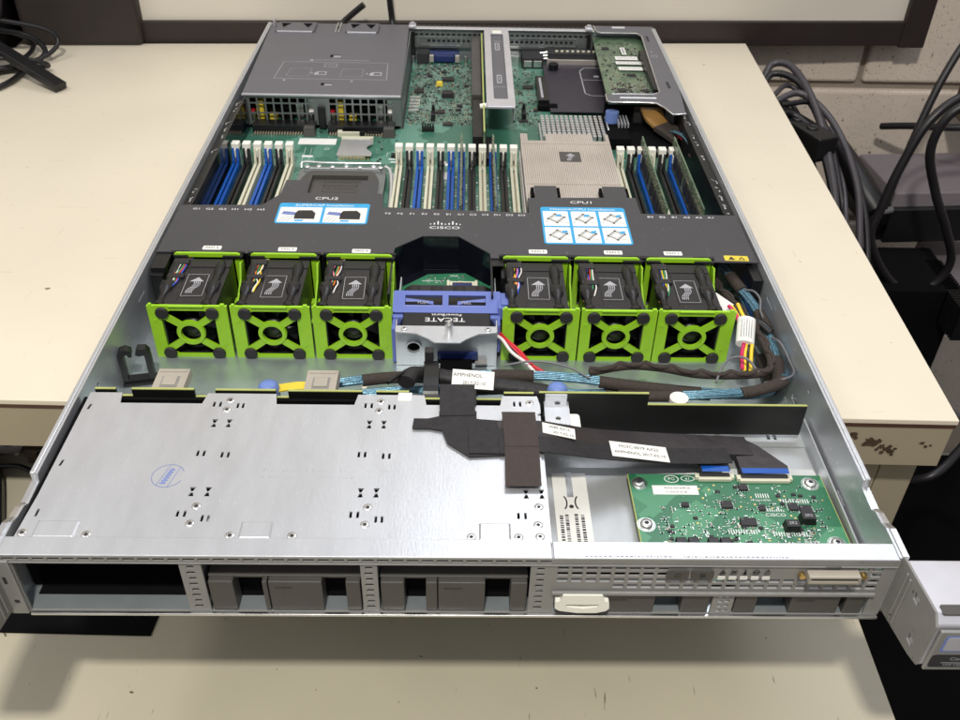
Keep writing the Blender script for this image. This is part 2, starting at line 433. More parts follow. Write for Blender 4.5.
MB().box(262, 291.4, 165, 420, -748, -41.1).box(292.2, 317.5, 165, 420, -748, -41.1).build('leg_panel', 'apron', b, .8)

# ------------------------------------------------------------------ lower bench in front
lb = thing('lower_bench', (0, 0, -114), 'lower cream bench top in front of and below the workbench, in the server shadow', 'bench')
MB().prism([(-900, -420), (250, -420), (262.5, 83), (264, 164), (260, 300), (-900, 300)], -114, -110).build('tabletop', 'bench_low', lb, .8)
MB().prism([(-900, -416), (246, -416), (258.5, 83), (256, 296), (-900, 296)], -140, -114.01).build('underframe', 'edge', lb)

# ------------------------------------------------------------------ partition board behind the bench
ang = math.degrees(math.atan2(46, 898))
pp = thing('partition_board', (352, 852, 0), 'white framed board with dark brown trim standing behind the bench', 'board')
X = T(352, 854, 0) @ RZ(ang)
MB(X).box(-758, 205, 6, 18, 20, 620).build('board', 'panel', pp)
MB(X).box(-745, 222, 0, 24, -5, 24.5).build('bottom_trim', 'trim', pp, 1)
MB(X).box(196, 228, -2, 25, -7, 640).build('side_trim', 'trim', pp, 1)
MB(X).box(-758, 195, 0, 24, 620, 650).build('top_trim', 'trim', pp, 1)

# dark box rear left
t = thing('dark_case', (-470, 800, 0), 'large dark brown case standing at the rear left of the bench', 'case')
X = T(-444, 812, 0) @ RZ(3)
MB(X).box(-70, 66, -12, 110, 0, 190).build('case_body', 'darkbox', t, 6, 3)
MB(X).box(-71, 67, -13, 111, 120, 123).build('seam', 'black', t, 1)

t = thing('black_case', (-600, 800, 0), 'black case filling the top left corner of the photo behind the cables', 'case')
X = T(-600, 795, 0) @ RZ(2)
MB(X).box(-90, 78, -8, 110, 0, 200).build('case_body', 'blackmatte', t, 3)
MB(X).box(-60, 60, -9.5, -8, 20, 180).build('front_cover', 'black', t, 1)
# ------------------------------------------------------------------ black stand arm and looped cables (rear left)
t = thing('stand_foot', (-520, 650, 0), 'black flat foot of a stand reaching over the bench at far left', 'stand')
MB().strip([(-640, 790, 58), (-560, 745, 44), (-490, 700, 27), (-424, 662, 5)], 15, 8).build('foot', 'black', t, 1.5)
MB().tube([(-560, 724, 38), (-600, 760, 90), (-640, 800, 190)], 12, 12).build('upright', 'black', t)
cb = [
 [(-640,640,8),(-560,640,5),(-508,700,4),(-490,760,8),(-510,790,14),(-560,770,30),(-620,700,20)],
 [(-640,600,4),(-545,610,4),(-490,660,4),(-478,720,5),(-470,750,12),(-500,765,26),(-560,740,34),(-640,690,22)],
 [(-640,690,40),(-560,720,58),(-480,755,38),(-458,762,20),(-470,740,8),(-500,700,10),(-560,690,10),(-640,670,8)],
 [(-650,730,26),(-580,700,14),(-520,690,24),(-470,700,20),(-455,715,8),(-480,718,4),(-540,690,4),(-640,640,6)],
]
for i, (pts, lab) in enumerate(zip(cb, ['black cable curling nearest the front below the stand foot',
        'black cable sweeping in the widest arc across the bench at far left',
        'black cable whose narrow loop rises highest beside the dark case',
        'black cable lying in a short flat loop behind the stand foot'])):
    tag(MB().tube(pts, 2.6 if i != 1 else 3, 8, 10).build('cable', 'cable'), lab, 'cable', 'cables tangled at the rear left')
tag(MB().tube([(-560,800,300),(-520,770,180),(-505,752,90),(-515,735,45),(-560,720,30),(-640,700,26)], 5.5, 10, 10).build('thick_cable', 'cable'),
    'thick black cable hanging down in front of the dark case', 'cable')
tag(MB().tube([(-640,790,190),(-600,770,110),(-560,745,70),(-540,720,40),(-570,700,20),(-640,690,10)], 4.5, 10, 10).build('thick_cable', 'cablelt'),
    'thick dark grey cable beside the top left corner of the photo', 'cable')
tag(MB().box(-690, -590, 690, 790, 0, 52).build('power_adapter', 'black', None, 3), 'black adapter block lying under the cables at the left edge', 'adapter')

# cable tie ends standing behind the power supplies
t = tag(MB().tube([(-152, 790, 20), (-141, 800, 31), (-128, 802, 42), (-114, 802, 53)], 3.6, 12, 8).build('release_strap', 'black'),
        'short black strap with rounded end sticking up behind the power supplies', 'strap')
t = tag(MB().tube([(-80, 785, 20), (-82, 800, 36), (-84, 801, 60), (-86, 802, 100), (-86, 804, 150)], 3.6, 8).build('power_lead', 'black'),
        'straight black lead rising behind the power supplies against the white board', 'cable')

# ------------------------------------------------------------------ things right of the bench
t = thing('adapter_box', (560, 760, -150), 'grey plastic box with black front in the gap beside the bench', 'box')
X = T(520, 700, -150) @ RZ(4)
MB(X).taper(0, 150, 0, 118, -6, 22, 4, 5).build('housing', 'greybox', t, 2, 3)
MB(X).box(-1, 151, -7, 2, -40, 6).build('front_panel', 'black', t, 1.5)
MB(X).box(-8, 0, 0, 118, -40, 10).build('side_panel', 'black', t, 1.5)
MB(X).box(2, 148, 2, 116, -42, -6.1).build('base', 'black', t)
t = thing('grey_housing', (650, 700, -290), 'pale grey housing below the grey box at the right margin of the photo', 'housing')
X = T(592, 655, -232) @ RZ(-8)
MB(X).taper(0, 170, -10, 130, -60, 0, 3, 3).build('cabinet_body', 'greybox', t, 2)
MB(X).box(4, 166, -13, -10, -58, -8).build('front_sheet', 'greybox', t, 1)
t = thing('dark_cabinet', (560, 560, -400), 'black ribbed cabinet in the dark gap below the grey box', 'cabinet')
mb = MB().box(478, 585, 560, 700, -700, -198)
MB().box(478, 584, 600, 698, -700, -198).build('cabinet_body', 'blackmatte', t, 2)
mb = MB()
for k in range(22): mb.box(566, 586, 560+k*5, 562.5+k*5, -240, -198)
mb.build('vent_ribs', 'black', t)
right_cables = [
 ([(356,775,-25),(372,800,-8),(392,785,-6),(405,730,-25),(410,660,-60),(412,600,-110),(405,560,-190)], 4.4, 'cablelt', 'grey cable arching highest over the right bench edge'),
 ([(352,760,-30),(370,785,-14),(396,762,-16),(412,700,-40),(420,640,-80),(424,590,-130),(415,540,-200)], 4, 'cable', 'dark cable running just under the arching grey cable'),
 ([(360,735,-30),(395,745,-22),(424,700,-40),(440,640,-80),(438,590,-120),(428,520,-180)], 4, 'cablelt', 'grey cable forming the outer edge of the bundle by the bench'),
 ([(352,700,-30),(380,715,-35),(402,680,-50),(410,620,-90),(412,570,-140),(400,500,-210)], 3.8, 'cable', 'dark cable nearest the bench edge in the bundle'),
 ([(365,720,-26),(410,735,-30),(432,690,-50),(446,630,-92),(446,580,-130),(440,520,-190)], 3.2, 'cable', 'thin dark cable at the bottom of the bundle'),
 ([(350,720,-22),(386,770,-22),(408,742,-34),(416,690,-58),(426,640,-84),(420,580,-120),(424,540,-180)], 3, 'cablelt', 'thin grey cable winding through the middle of the bundle'),
 ([(360,745,-40),(390,760,-40),(402,715,-60),(404,660,-86),(424,615,-112),(432,560,-150)], 2.6, 'cable', 'thinnest dark cable crossing the others in the bundle'),
]
for pts, r, m, lab in right_cables:
    tag(MB().tube(pts, r, 10, 10).build('cable', m), lab, 'cable', 'cables hanging over the right bench edge')
t = thing('power_strip', (420, 700, -60), 'black strip with small fittings tucked beside the bench edge', 'power strip')
X = T(372, 742, -40) @ RZ(-68)
MB(X).box(-10, 90, -14, 14, -26, 2).build('strip_body', 'black', t, 2)
mb = MB(X)
for k in range(3): mb.lathe((8+k*26, 0, 2), [(7, 0), (7, 1.5), (4, 2), (3, 1)], 14)
mb.build('socket', 'cable', t)
t = thing('round_plug', (478, 650, -100), 'grey plug with rounded tip lying against the cable bundle', 'plug')
MB().tube([(432,735,-62),(452,700,-88),(468,668,-110),(478,650,-122)], 13, 14, 6, rf=lambda u: .8+.4*math.sin(u*2.6)).build('plug_body', 'cable', t)
MB().tube([(478,650,-122),(486,652,-124),(500,660,-126)], 4, 10).build('plug_neck', 'grey', t)
lp = [(488,655,-125),(500,668,-70),(528,695,20),(562,715,70),(620,730,82),(690,740,70)]
tag(MB().tube(lp, 4.4, 10, 10).build('cable', 'cable'), 'black cable arching up across the front of the grey box', 'cable', 'cables around the grey box')
lp = [(555,860,-110),(580,830,-96),(620,790,-80),(700,760,-60)]
tag(MB().tube(lp, 4.4, 10, 10).build('cable', 'cable'), 'black cable crossing behind the top of the grey box', 'cable', 'cables around the grey box')
lp = [(640,640,22),(560,622,26),(512,620,12),(500,620,-30),(520,618,-80),(546,616,-125),(566,616,-168),(554,616,-202),(519,618,-206),(488,620,-178),(466,622,-138),(470,626,-110),(480,632,-60),(500,640,-8),(540,650,20),(620,660,40)]
tag(MB().tube(lp, 5, 10, 10).build('cable', 'cable'), 'thick black cable making the big loop before the grey box', 'cable', 'cables around the grey box')
tag(MB().box(640, 760, 800, 860, -90, -50).build('wood_block', 'wood', None, 2), 'brown wooden block against the cinder block wall at far right', 'wood')

tag(MB().tube([(470,420,-330),(500,400,-300),(540,430,-290),(590,480,-300),(640,470,-330)],5,10,8).build('cable','cable'), 'dark cable low in the black gap right of the bench corner', 'cable')
tag(MB().tube([(500,520,-250),(530,470,-262),(575,455,-280),(620,500,-270),(660,560,-260)],3.5,10,8).build('cable','cablelt'), 'grey cable curving above the lowest one in the gap right of the bench', 'cable')
# ------------------------------------------------------------------ clutter under the apron (left) and black card
t = thing('hinge_bracket', (-350, 220, -100), 'small metal bracket with one round hole below the bench apron', 'bracket')
MB().plate(rrect(-352, -326, 214, 236, 3), [circ(-337, 225, 3.8)], -101, -99).build('plate', 'tin', t, .4)
MB().box(-362, -334, 236, 239, -109.9, -86).build('flange', 'tin', t, .4)
tag(MB().tube([(-380,190,-104),(-345,232,-100),(-318,225,-98),(-300,180,-104),(-312,120,-106)],2.4,8,10).build('cable','black'), 'thin black cable looping on the lower bench below the apron at left', 'cable')
t = thing('black_tool', (-340, 180, -108), 'black bar with thin lead lying under the bench at left', 'tool')
MB().strip([(-352,215,-101),(-338,190,-102),(-318,140,-104)], 16, 9, 4).build('bar', 'black', t, 1)
MB().tube([(-335,200,-98),(-318,198,-97),(-300,192,-103)], 2, 8).build('lead', 'cable', t)
tag(MB().box(-322, -290, 214, 262, -109.9, -96).build('wood_wedge', 'wood', None, 1.5), 'brown wedge in the shade beneath the bench apron', 'wedge')
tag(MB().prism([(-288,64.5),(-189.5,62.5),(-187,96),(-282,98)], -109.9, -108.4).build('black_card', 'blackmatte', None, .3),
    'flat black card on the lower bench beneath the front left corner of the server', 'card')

# ================================================================== CHASSIS
ch = thing('server_chassis', (0, 380, 0), 'open silver one unit rack server case without its lid', 'server case')
MB().plate(rect(-214.0, 214.0, 0, 765), [circ(-60+120*i, 175, 2) for i in range(3)], 0, 1.2).build('floor_pan', 'steel_dark', ch)
def wall_prof():
    return [(0,0),(765,1.3),(765,43),(52,43),(51,38.5),(36,38),(32,40.5),(24,41.2),(19,43),(0,43)]
for sx in (-1, 1):
    x0, x1 = (-215.4, -214) if sx < 0 else (214, 215.4)
    MB().plate(wall_prof(), [rrect(60,72,14,17,1), rrect(150,160,8,12,1), circ(196,24,1.4,10), circ(140,30,1.4,10), rrect(226,240,30,32.5,1)], x0, x1, YZ).build('side_wall', 'steel', ch)
    # outer slide rail channel with rounded top edge
    a, c = (-218.2, -215.5) if sx < 0 else (215.5, 218.2)
    MB().box(a, c, 52, 765, 4, 43.6).build('slide_rail', 'steel', ch, .6)
    a, c = (-218.4, -214.6) if sx < 0 else (214.6, 218.4)
    MB().plate([(0,2),(18,2),(52,4),(52,38),(37,37.6),(32,40),(24,41),(18,43.8),(0,43.8)], [circ(34,33,1.2,10)], min(a,c)+(0 if sx<0 else .9), max(a,c)-(.9 if sx<0 else 0), YZ).build('ear_wall', 'rim', ch, .3)
# folded front lip: top strip in two lengths with a joint
MB().box(-214, 47.4, -1.5, 10, 42.1, 43.2).build('front_lip', 'steel', ch, .4)
MB().box(48.1, 213.8, -1.5, 9, 42.1, 43.2).build('front_lip', 'steel', ch, .4)
# front frame with openings
holes = []
x = -212
while x < 43:
    holes.append(rrect(x, x+5.6, 39.3, 41.2, .3, 2)); x += 7.05
bays = [(-208.5,-130),(-119.5,-44),(-36,37.5)]
for a, c in bays: holes.append(rect(a, c, 1.4, 37.8))
holes += [rect(50, 129, 1.4, 17.5), rect(139.6, 206.5, 1.4, 17.5)]
for cx in (-124.8, -40, 42.4):
    for k in range(8): holes.append(rrect(cx-2.3+(.6 if k%2 else 0), cx+1.8, 4.5+k*4.2, 6.6+k*4.2, .4, 2))
for k in range(4):
    holes.append(rrect(131.8, 134.2, 3+k*3.6, 4.8+k*3.6, .3, 2)); holes.append(rrect(135, 137.4, 3.4+k*3.6, 5.2+k*3.6, .3, 2))
for c in range(23):
    for r in range(4):
        xx = 50.5+c*6.9
        if r >= 2 and 8 <= c <= 20 : continue
        if r == 0 and c < 4: continue
        z = 21.2+r*4.45
        if xx+5.4 > 208: continue
        holes.append(rrect(xx, xx+5.3, z, z+3.0, .4, 2))
MB(T(0, -1.4, 0) @ XZ).plate(rect(-214, 214, 0.2, 42), holes, -1.2, 0).build('front_frame', 'bezel', ch)
MB().box(-208.5, 214, -3.2, -1.5, -.2, 1.35).build('bottom_lip', 'rim', ch, .3)
MB().box(-213.9, 213.9, -2.2, -1.45, 38.0, 38.7).build('frame_rib', 'bezel', ch, .2)
# bay dividers going back
for cx, h in ((-124.8, 39.5), (-40, 39.5), (43.5, 39.5)):
    MB().box(cx-3.9, cx-3.1, .5, 118, 1.3, h).box(cx+3.1, cx+3.9, .5, 118, 1.3, h).build('bay_divider', 'steel_dark', ch)
MB().box(134.5, 135.3, .5, 100, 1.3, 3.9).build('bay_divider', 'steel_dark', ch)
# strip between grid and lower bays
MB().box(48.5, 208, -3.4, -1.5, 17.4, 19.6).build('grid_sill', 'bezel', ch, .5)
# left end strip of front, with its two small dark marks
MB().box(-217.5, -209, -3.2, -1.5, 1, 40).build('corner_strip', 'bezel', ch, .5)
MB(T(0,-3.25,0)@XZ).plate(rrect(-214.5,-212.8,24,29,.4), [], -.15, 0).plate(rrect(-213.5,-211,9.5,12,.5), [], -.15, 0).build('corner_mark', 'ink', ch)
# rack ears that reach forward
for sx in (1, -1):
    X = Matrix.Diagonal((sx,1,1,1))
    e = MB(X).plate([(-38,13),(-30,10),(-2,4),(0,4),(0,43.4),(-34,47.0),(-38.5,42)], [rrect(-22,-17,35,40,.8), rrect(-30,-25,15,20,.8)], 216, 217.2, YZ)
    e.build('ear_side', 'bezel', ch)
    MB(X).plate([(-38.6,14),(-36.5,13),(-2,6),(-.2,6),(-.2,42),(-33,46.6),(-37.8,42)], [], 217.3, 246, YZ).build('rack_ear', 'riser', ch, .8)
    MB(X).box(215.2, 216, -12, -10.6, 8, 41).box(215.2, 216, -8.4, -7, 8, 41).build('ear_ridge', 'bezel', ch, .3)
    MB(X).box(218.4, 247, -40.5, -38.7, 12.5, 41).build('latch_face', 'bezel', ch, .6)
    if sx > 0:
        MB().plate(rrect(219.5, 247, -35.2, -29.8, 1), [], 46.1, 46.9, RX(0)).build('latch_recess', 'bezel_dark', ch, .2)
        Y = T(0, -40.6, 0) @ XZ
        MB(Y).plate(rrect(221.5, 246.5, 26.5, 38.5, 1.5), [], -.3, 0).build('badge_border', 'blueink', ch)
        MB(Y).slot(0).plate(rrect(222.7, 246.5, 27.7, 37.3, 1), [], -.1, .2).slot(1).text('intel', 5, 234, 32.5, .22).build('badge', ['printgrey', 'blueink'], ch)
        mb = MB(Y).slot(0).plate(rrect(219.5, 246.5, 15, 24.5, 2), [], -.3, 0)
        mb.slot(1).text('Cisco', 3.2, 232, 21.4, .08).box(225, 246, 18.3, 18.7, .05, .12).text('UCS C220 M4', 2.2, 233, 16.8, .08)
        mb.build('name_plate', ['ink', 'greyink'], ch)
# front right controls
Y = T(0, -2.6, 0) @ XZ
for k, xx in enumerate((102.6, 114.6)):
    MB(Y).plate(rrect(xx, xx+10.8, 30.6, 36.8, 1.6), [], 0, 1.0).build('push_button', 'bezel_dark', ch, .3)
    mb = MB(Y)
    if k == 0: mb.plate(circ(xx+5.4, 33.6, 1.5), [circ(xx+5.4, 33.6, 1.0)], 1.02, 1.1)
    else: mb.plate(circ(xx+5.4, 33.6, 1.6, 10), [], 1.02, 1.1)
    mb.build('button_symbol', 'ink', ch)
for k in range(5):
    xx = 127.4+k*5.4
    MB(Y).plate(rrect(xx+.3, xx+4.0, 30.0, 32.2, .3), [], 0, .35).build('indicator_window', 'paper', ch)
    mb = MB(Y)
    if k == 0: mb.prism([(xx+.6,34),(xx+4,34),(xx+2.3,37)], .02, .1)
    elif k == 1: mb.stroke([(xx+1,34),(xx+3.6,36.8)], .5, .02).stroke([(xx+1,36.8),(xx+3.6,34)], .5, .02).stroke([(xx+.6,35.4),(xx+4,35.4)], .5, .02)
    elif k == 2: mb.box(xx+1.9, xx+2.7, 34, 37, .02, .1).plate(circ(xx+2.3, 34.4, .9, 10), [], .02, .1)
    elif k == 3: mb.plate(circ(xx+2.3, 35.4, 1.5), [circ(xx+2.3, 35.4, .9)], .02, .1).box(xx+.2, xx+4.4, 35.2, 35.6, .02, .1)
    else: mb.plate(circ(xx+2.3, 35.2, 1.4), [circ(xx+2.3, 35.2, 1.0)], .02, .1).box(xx+2, xx+2.6, 35.4, 37.2, .02, .1)
    mb.build('indicator_symbol', 'ink', ch)
kv = MB(Y).slot(0).plate(rrect(170, 195, 32.2, 37.0, .6), [rrect(171, 194, 33.3, 35.9, .4)], 0, 4.5)
kv.slot(1).box(171, 194, 33.3, 35.9, 0, 3.2)
kv.slot(2).cyl((167.6, 34.6, 0), 1.6, 2.6, 6).cyl((197.4, 34.6, 0), 1.6, 2.6, 6)
kv.slot(1).text('Console', 2.2, 182, 39.8, .3)
kv.build('console_port', ['beige', 'ink', 'copper'], ch, 0)
mb = MB(T(0,0,43.22))
rr = random.Random(5)
for (xa, xb) in ((63, 90), (92, 104), (110, 160)):
    xx = xa
    while xx < xb:
        w = rr.uniform(.6, 1.8); mb.box(xx, xx+w, -.6, .3, 0, .05); xx += w+.7
mb.build('lip_print', 'greyink', ch)

MB().box(-208.5, 42, 8.5, 118, 1.3, 1.9).box(-212.5, -208.6, 14, 118, 1.9, 39).box(-208.5, 42, 116, 118, 2, 39).build('bay_shade', 'blackmatte', ch)  # black sheets added to give the shade inside the drive bays
# drive bay cover
def notch(x0, x1, y): return [(x0,119.5),(x0+1.5,119.5),(x0+2.5,y),(x1-2.5,y),(x1-1.5,119.5),(x1,119.5)]
rear = [(-209,119.5)]
for a, c, yy in ((-191,-142,110.5),(-103,-56,110.5),(-18,27,111)): rear += [(a,119.5),(a+1.5,yy),(c-1.5,yy),(c,119.5)]
rear += [(47,119.5)]
outer = [(-211,10.2),(-209.5,40)] + rear + [(48.3,112),(48.3,105),(46.5,104),(46.5,46),(47.5,45),(47.5,10.2)]
H = []
def bar(x, y, w=1.3, l=4.2, sk=0): H.append([(x-w/2,y-l/2),(x+w/2,y-l/2),(x+w/2+sk,y+l/2),(x-w/2+sk,y+l/2)])
for X0 in (-128, -42.5, 41):
    e = X0 > 30
    for y, ds in ((110, (-8.5,-5)), (109, (5,8)), (70, (-8.5,-5.2)), (69, (4.5,7.8)), (27, (-8.5,-5)), (24, (4.2,7.2))):
        for d in ds:
            if e and (d > 3 or y > 60): continue
            bar(X0+d, y)
    for y in (94, 42):
        for d in ((-5, 3) if not e else (-4, 4)):
            if e and y > 60: continue
            H.append([(X0+d-1.6,y+3.2),(X0+d+1.6,y+3.2),(X0+d+.4,y+.3),(X0+d-.6,y+.3)])
            H.append([(X0+d-1.4,y-3.2),(X0+d+1.4,y-3.2),(X0+d+.6,y-.4),(X0+d-.4,y-.4)])
if True:
    bar(33.6, 112.5); bar(37, 112.5)
for y in (107, 62): bar(-206, y, 1.3, 4.5, .6)
bar(-205.5, 27, 1.2, 5)
dc = MB().plate(outer, H, 40.2, 41.2).build('drive_bay_cover', 'steel', ch)
for a, c in ((-203,-182),(-104,-88),(12.5,28.5)):
    MB().taper(a, c, 10.4, 22, 41.15, 42.0, 1.2, 1.2).build('raised_tab', 'steel', dc, .3)
def csk(parent, x, y, z, r=2.4):
    mb = MB().slot(0).lathe((x, y, z), [(r, 0), (r*.9, .35), (r*.45, .3)], 18)
    mb.slot(1).cyl((x, y, z+.02), r*.42, .33, 8)
    mb.build('rivet', ['tin', 'ink'], parent)
for X0 in (-128, -42.5):
    for dx, y in ((0,113.5), (-.5,105.5), (-.5,32), (-1,20.5)): csk(dc, X0+dx, y, 41.2)
for x, y in ((42.5,113.5),(43,33),(42,21),(42.5,13.5),(-108,13),(-78,13),(9,13),(32,13),(-177,13),(-208,14)): csk(dc, x, y, 41.2)
mb = MB(T(0,0,41.215)); rr = random.Random(44)
for row, (xa, xb) in enumerate(((-100,-28),(-100,-42))):
    xx = xa
    while xx < xb:
        if rr.random() < .8: mb.box(xx, xx+rr.uniform(.8,2.2), 57-row*5, 57.8-row*5+rr.uniform(0,1.6), 0, .02)
        xx += rr.uniform(2.0,3.6)
mb.build('faint_stamping', 'ghost', dc)
# stamp
mb = MB(T(-148, 53, 41.22))
pts = circ(0, 0, 8.2, 30)
mb.stroke(pts[2:-1], .35, 0, .04)
mb.stroke([(-4.5,-7),(-.5,7.5)], .3, 0, .04).stroke([(1.5,-8),(5,6)], .3, 0, .04)
for k in range(6): mb.stroke([(-2.6+k*.55,-5.5+k*1.9),(-.2+k*.5,-5.2+k*1.9)], .9, 0, .04).stroke([(-2.0+k*.55,-4.6+k*1.9),(-.6+k*.5,-4.4+k*1.9)], .5, 0, .04)
mb.build('inspection_stamp', 'blueink', dc)

# right front tray, floor of the control board
tr = MB().plate(rect(48.6, 212, 10, 131), [rrect(199,201,70,76,.5), rrect(203,205,50,56,.5), rrect(118,120,124,128,.4), rrect(128,130,124,128,.4), rrect(190,192,124,128,.4), rrect(194,196,124,128,.4)], 3.8, 4.8).build('front_tray', 'steel_mid', ch)
MB().taper(49, 211.5, 92, 118, 4.75, 7.2, 2, 4).build('tray_step', 'steel_mid', tr, .5)
csk(tr, 160, 126, 4.8)
MB().box(211.4, 212.4, 10, 131, 4.8, 16).build('tray_flange', 'steel', tr)
MB().box(46.6, 48.2, 10.5, 104, 5, 40.1).build('tray_side', 'steel', tr)

# rear panel: slotted upper bracket, ports below
hp = [rect(-39.5+i*5.6, -36.3+i*5.6, 26.5, 29.7) for i in range(9)] + [rect(54.5+i*5.6, 57.7+i*5.6, 26.5, 29.7) for i in range(13)]
vents = [rrect(-54+k*6, -50+k*6, 34, 36.5, .5, 2) for k in range(33)]
MB(T(0, 757, 0) @ XZ).plate(rect(-56, 148, 20.5, 42), hp+vents, -1.2, 0).build('rear_panel', 'grille', ch)
for a, c in ((-50, 0), (48, 130)):
    MB(T(0, 755.6, 0) @ XZ).plate(rrect(a, c, 23, 33, 2), [rrect(a+.8, c-.8, 23.8, 32.2, 1.5)], -.5, 0).build('slot_rib', 'rim', ch)
mb = MB()
MB().box(-214, 214, 763, 765.5, 1.3, 41.5).build('rear_wall', 'steel_dark', ch)
mb = MB().box(-58, 148, 753, 761, 42.1, 43.1)
mb.build('rear_bridge', 'riser', ch, .3)
mb = MB()
for k in range(36): mb.box(-56+k*5.6, -52+k*5.6, 761, 764.5, 42.3, 43.6)
mb.build('rear_teeth', 'black', ch)
for x in (-57, 141):
    MB().box(x-3, x+5, 752, 762, 43.2, 46).cyl((x+1, 757, 46), 2.6, 2.4, 12).build('corner_latch', 'riser', ch, .5)
    MB().box(x-1, x+3.5, 748, 752, 9, 41.5).build('latch_post', 'black', ch, .5)
# cable guide strips along inside walls
for sx in (-1, 1):
    X = Matrix.Diagonal((sx,1,1,1))
    MB(X).box(206.3, 213.6, 296 if sx < 0 else 252, 558, 14, 37).build('cable_guide', 'black', ch, .4)
    rr = random.Random(9+sx); mb = MB(X)
    for k in range(17):
        if rr.random() < .35: continue
        y = 310+k*14.5
        if sx < 0 and y > 552: continue
        q = rr.random()*3; mb.box(208+q, 209.4+q, y, y+2+rr.random()*4, 36.8, 38.0)
        mb.stroke([(208.5, y+8), (210.5, y+4+rr.random()*4)], .7, 37, .6)
    mb.build('guide_clip', 'rim', ch, .2)
MB().box(-205.2, -204.2, 345, 556, 9, 41).build('side_shield', 'blackgloss', ch)
MB().box(203.6, 204.6, 340, 505, 9, 41).build('side_shield', 'black', ch)
# ================================================================== BACKPLANES
bp = thing('drive_backplane', (-80, 124, 0), 'black drive backplane board with stepped top edge behind the silver bay cover', 'circuit board')
segs = [(-208,-196,40.6),(-196,-187,35.5),(-187,-151,40.6),(-151,-139,35.2),(-139,-104,40.4),(-104,-97,35.2),(-97,-54,40.2),(-54,-46,35.2),(-46,-27,40.2),(-27,28,35.0),(28,45.5,40)]
prof = [(-208, 4)]
for a, c, z in segs: prof += [(a+.01, z), (c-.01, z)]
prof += [(45.5, 4)]
MB(T(0, 123.6, 0) @ XZ).plate(prof, [], -.8, .8).build('board', 'blackpcb', bp)
mb = MB()
for a, c, z in segs: mb.box(a+.1, c-.1, 122.9, 124.4, z+.01, z+.45)
mb.build('board_edge', 'pcbedge', bp)
for x in (-167.5, -79):
    t = MB().slot(0).taper(x-10.5, x+9.5, 125.5, 146, 33.5, 38.5, .8, .8)
    t.slot(1).box(x-5.5, x+4.5, 128, 138, 38.5, 38.9)
    t.slot(0).box(x-4.5, x+3.5, 129, 137, 38.5, 39.6).box(x-8.5, x+7.5, 142, 144.5, 38.5, 39)
    t.build('flat_connector', ['beige', 'bezel'], bp, .3)
MB().lathe((-112, 138, 18), [(6.4,0),(6.4,12),(5.6,14.4),(3.6,15.8),(1,16.2)], 24).build('round_cap', 'knobblue', bp)
MB().strip([(-108,140,28),(-96,139,31),(-88,138,32)], 7, 1).build('flex_tail', 'yellow', bp)
MB().box(-35, -20, 118, 121, 37, 40.2).box(-33, -25, 114, 121, 40.3, 42).build('white_connector', 'paper', bp, .4)

bp = thing('control_backplane', (125, 124, 0), 'black backplane board with notched top edge behind the open front tray', 'circuit board')
MB(T(0, 124, 0) @ XZ).plate([(48.5,9.5),(208,9.5),(208,32),(113,32),(113,40.4),(48.5,40.4)], [], -.8, .8).build('board', 'blackpcb', bp)
MB().box(48.6,112.9,123.3,124.7,40.41,40.9).box(113.1,207.9,123.3,124.7,32.01,32.5).build('board_edge', 'pcbedge', bp)
MB().plate([(51.5,102.5),(66,102.5),(66,123),(51.5,123)], [circ(59,108,1.6)], 33.6, 34.6).box(52,65,121.4,122.9,24,40.5).cyl((60,121.4,31),2.2,1.2,14,M0=T(60,121.4,31)@RX(90)@T(-60,-121.4,-31)).build('steel_tab', 'steel', bp, .3)
MB(T(59.5,121,33)@XZ).plate(circ(0,0,2.4),[circ(0,0,1.3)],0,.4).build('tab_screw', 'ink', bp)
MB().plate(rrect(52.5, 72, 100, 116, 2), [circ(62,112,1.3)], 30, 31).build('white_tab', 'latch', bp, .3)
MB().lathe((60.5,134,20), [(6.2,0),(6.2,14),(5.4,16.4),(3.4,17.8),(1,18.2)], 24).build('round_cap', 'knobblue', bp, 1)
MB().cyl((134,133.5,18),5.6,11.5,20).build('white_cap', 'wwhite', bp, .8)

# ================================================================== FRONT CONTROL BOARD
fb = thing('control_board', (155, 62, 12), 'small green circuit board screwed down in the front right tray', 'circuit board')
bd = [(99.5,11),(210.5,11),(208.8,86.2),(98.8,86.4)]
MB().plate(bd, [], 10.6, 12).build('board', 'pcb', fb)
MB().prism([(98.9,11),(99.5,11),(98.8,86.4),(98.3,86.4)],10.5,12.05).build('board_edge', 'pcbedge', fb)
MB().prism([(210.51,11),(210.9,11),(209.2,86.2),(208.81,86.2)],10.5,12.05).build('board_edge', 'pcbedge', fb)
for x, y in ((104,79),(103.5,48),(201.5,79.5),(203,35.5)):
    MB().slot(0).plate(circ(x,y,5,24),[circ(x,y,4.6,24)],12.02,12.1).plate(circ(x,y,4.2,24),[],12.02,12.12).build('screw_pad', 'tin', fb)
    MB().cyl((x,y,4.8),3,5.7,14).build('standoff','tin',fb)
    screw(fb, x, y, 12.1, 3.4, 1.8)
def fpc(parent, x0, x1, y, blue=True):
    MB().slot(0).box(x0,x1,y-2.6,y+2.4,12,14).slot(1).box(x0+.9,x1-.9,y-.6,y+2.0,14,14.9).slot(0).box(x0-1.6,x0+.2,y-1.5,y+1.8,12,14.4).box(x1-.2,x1+1.6,y-1.5,y+1.8,12,14.4).build('ribbon_socket', ['ivory','ink'], parent, .2)
fpc(fb, 138, 157, 83.2); fpc(fb, 161.5, 190, 82.2)
av = [(98,109,40,90),(98,108,74,86),(196,208,72,88),(197,209,28,42),(110,136,70,78),(136,192,79,90),(166,182,50,60)]
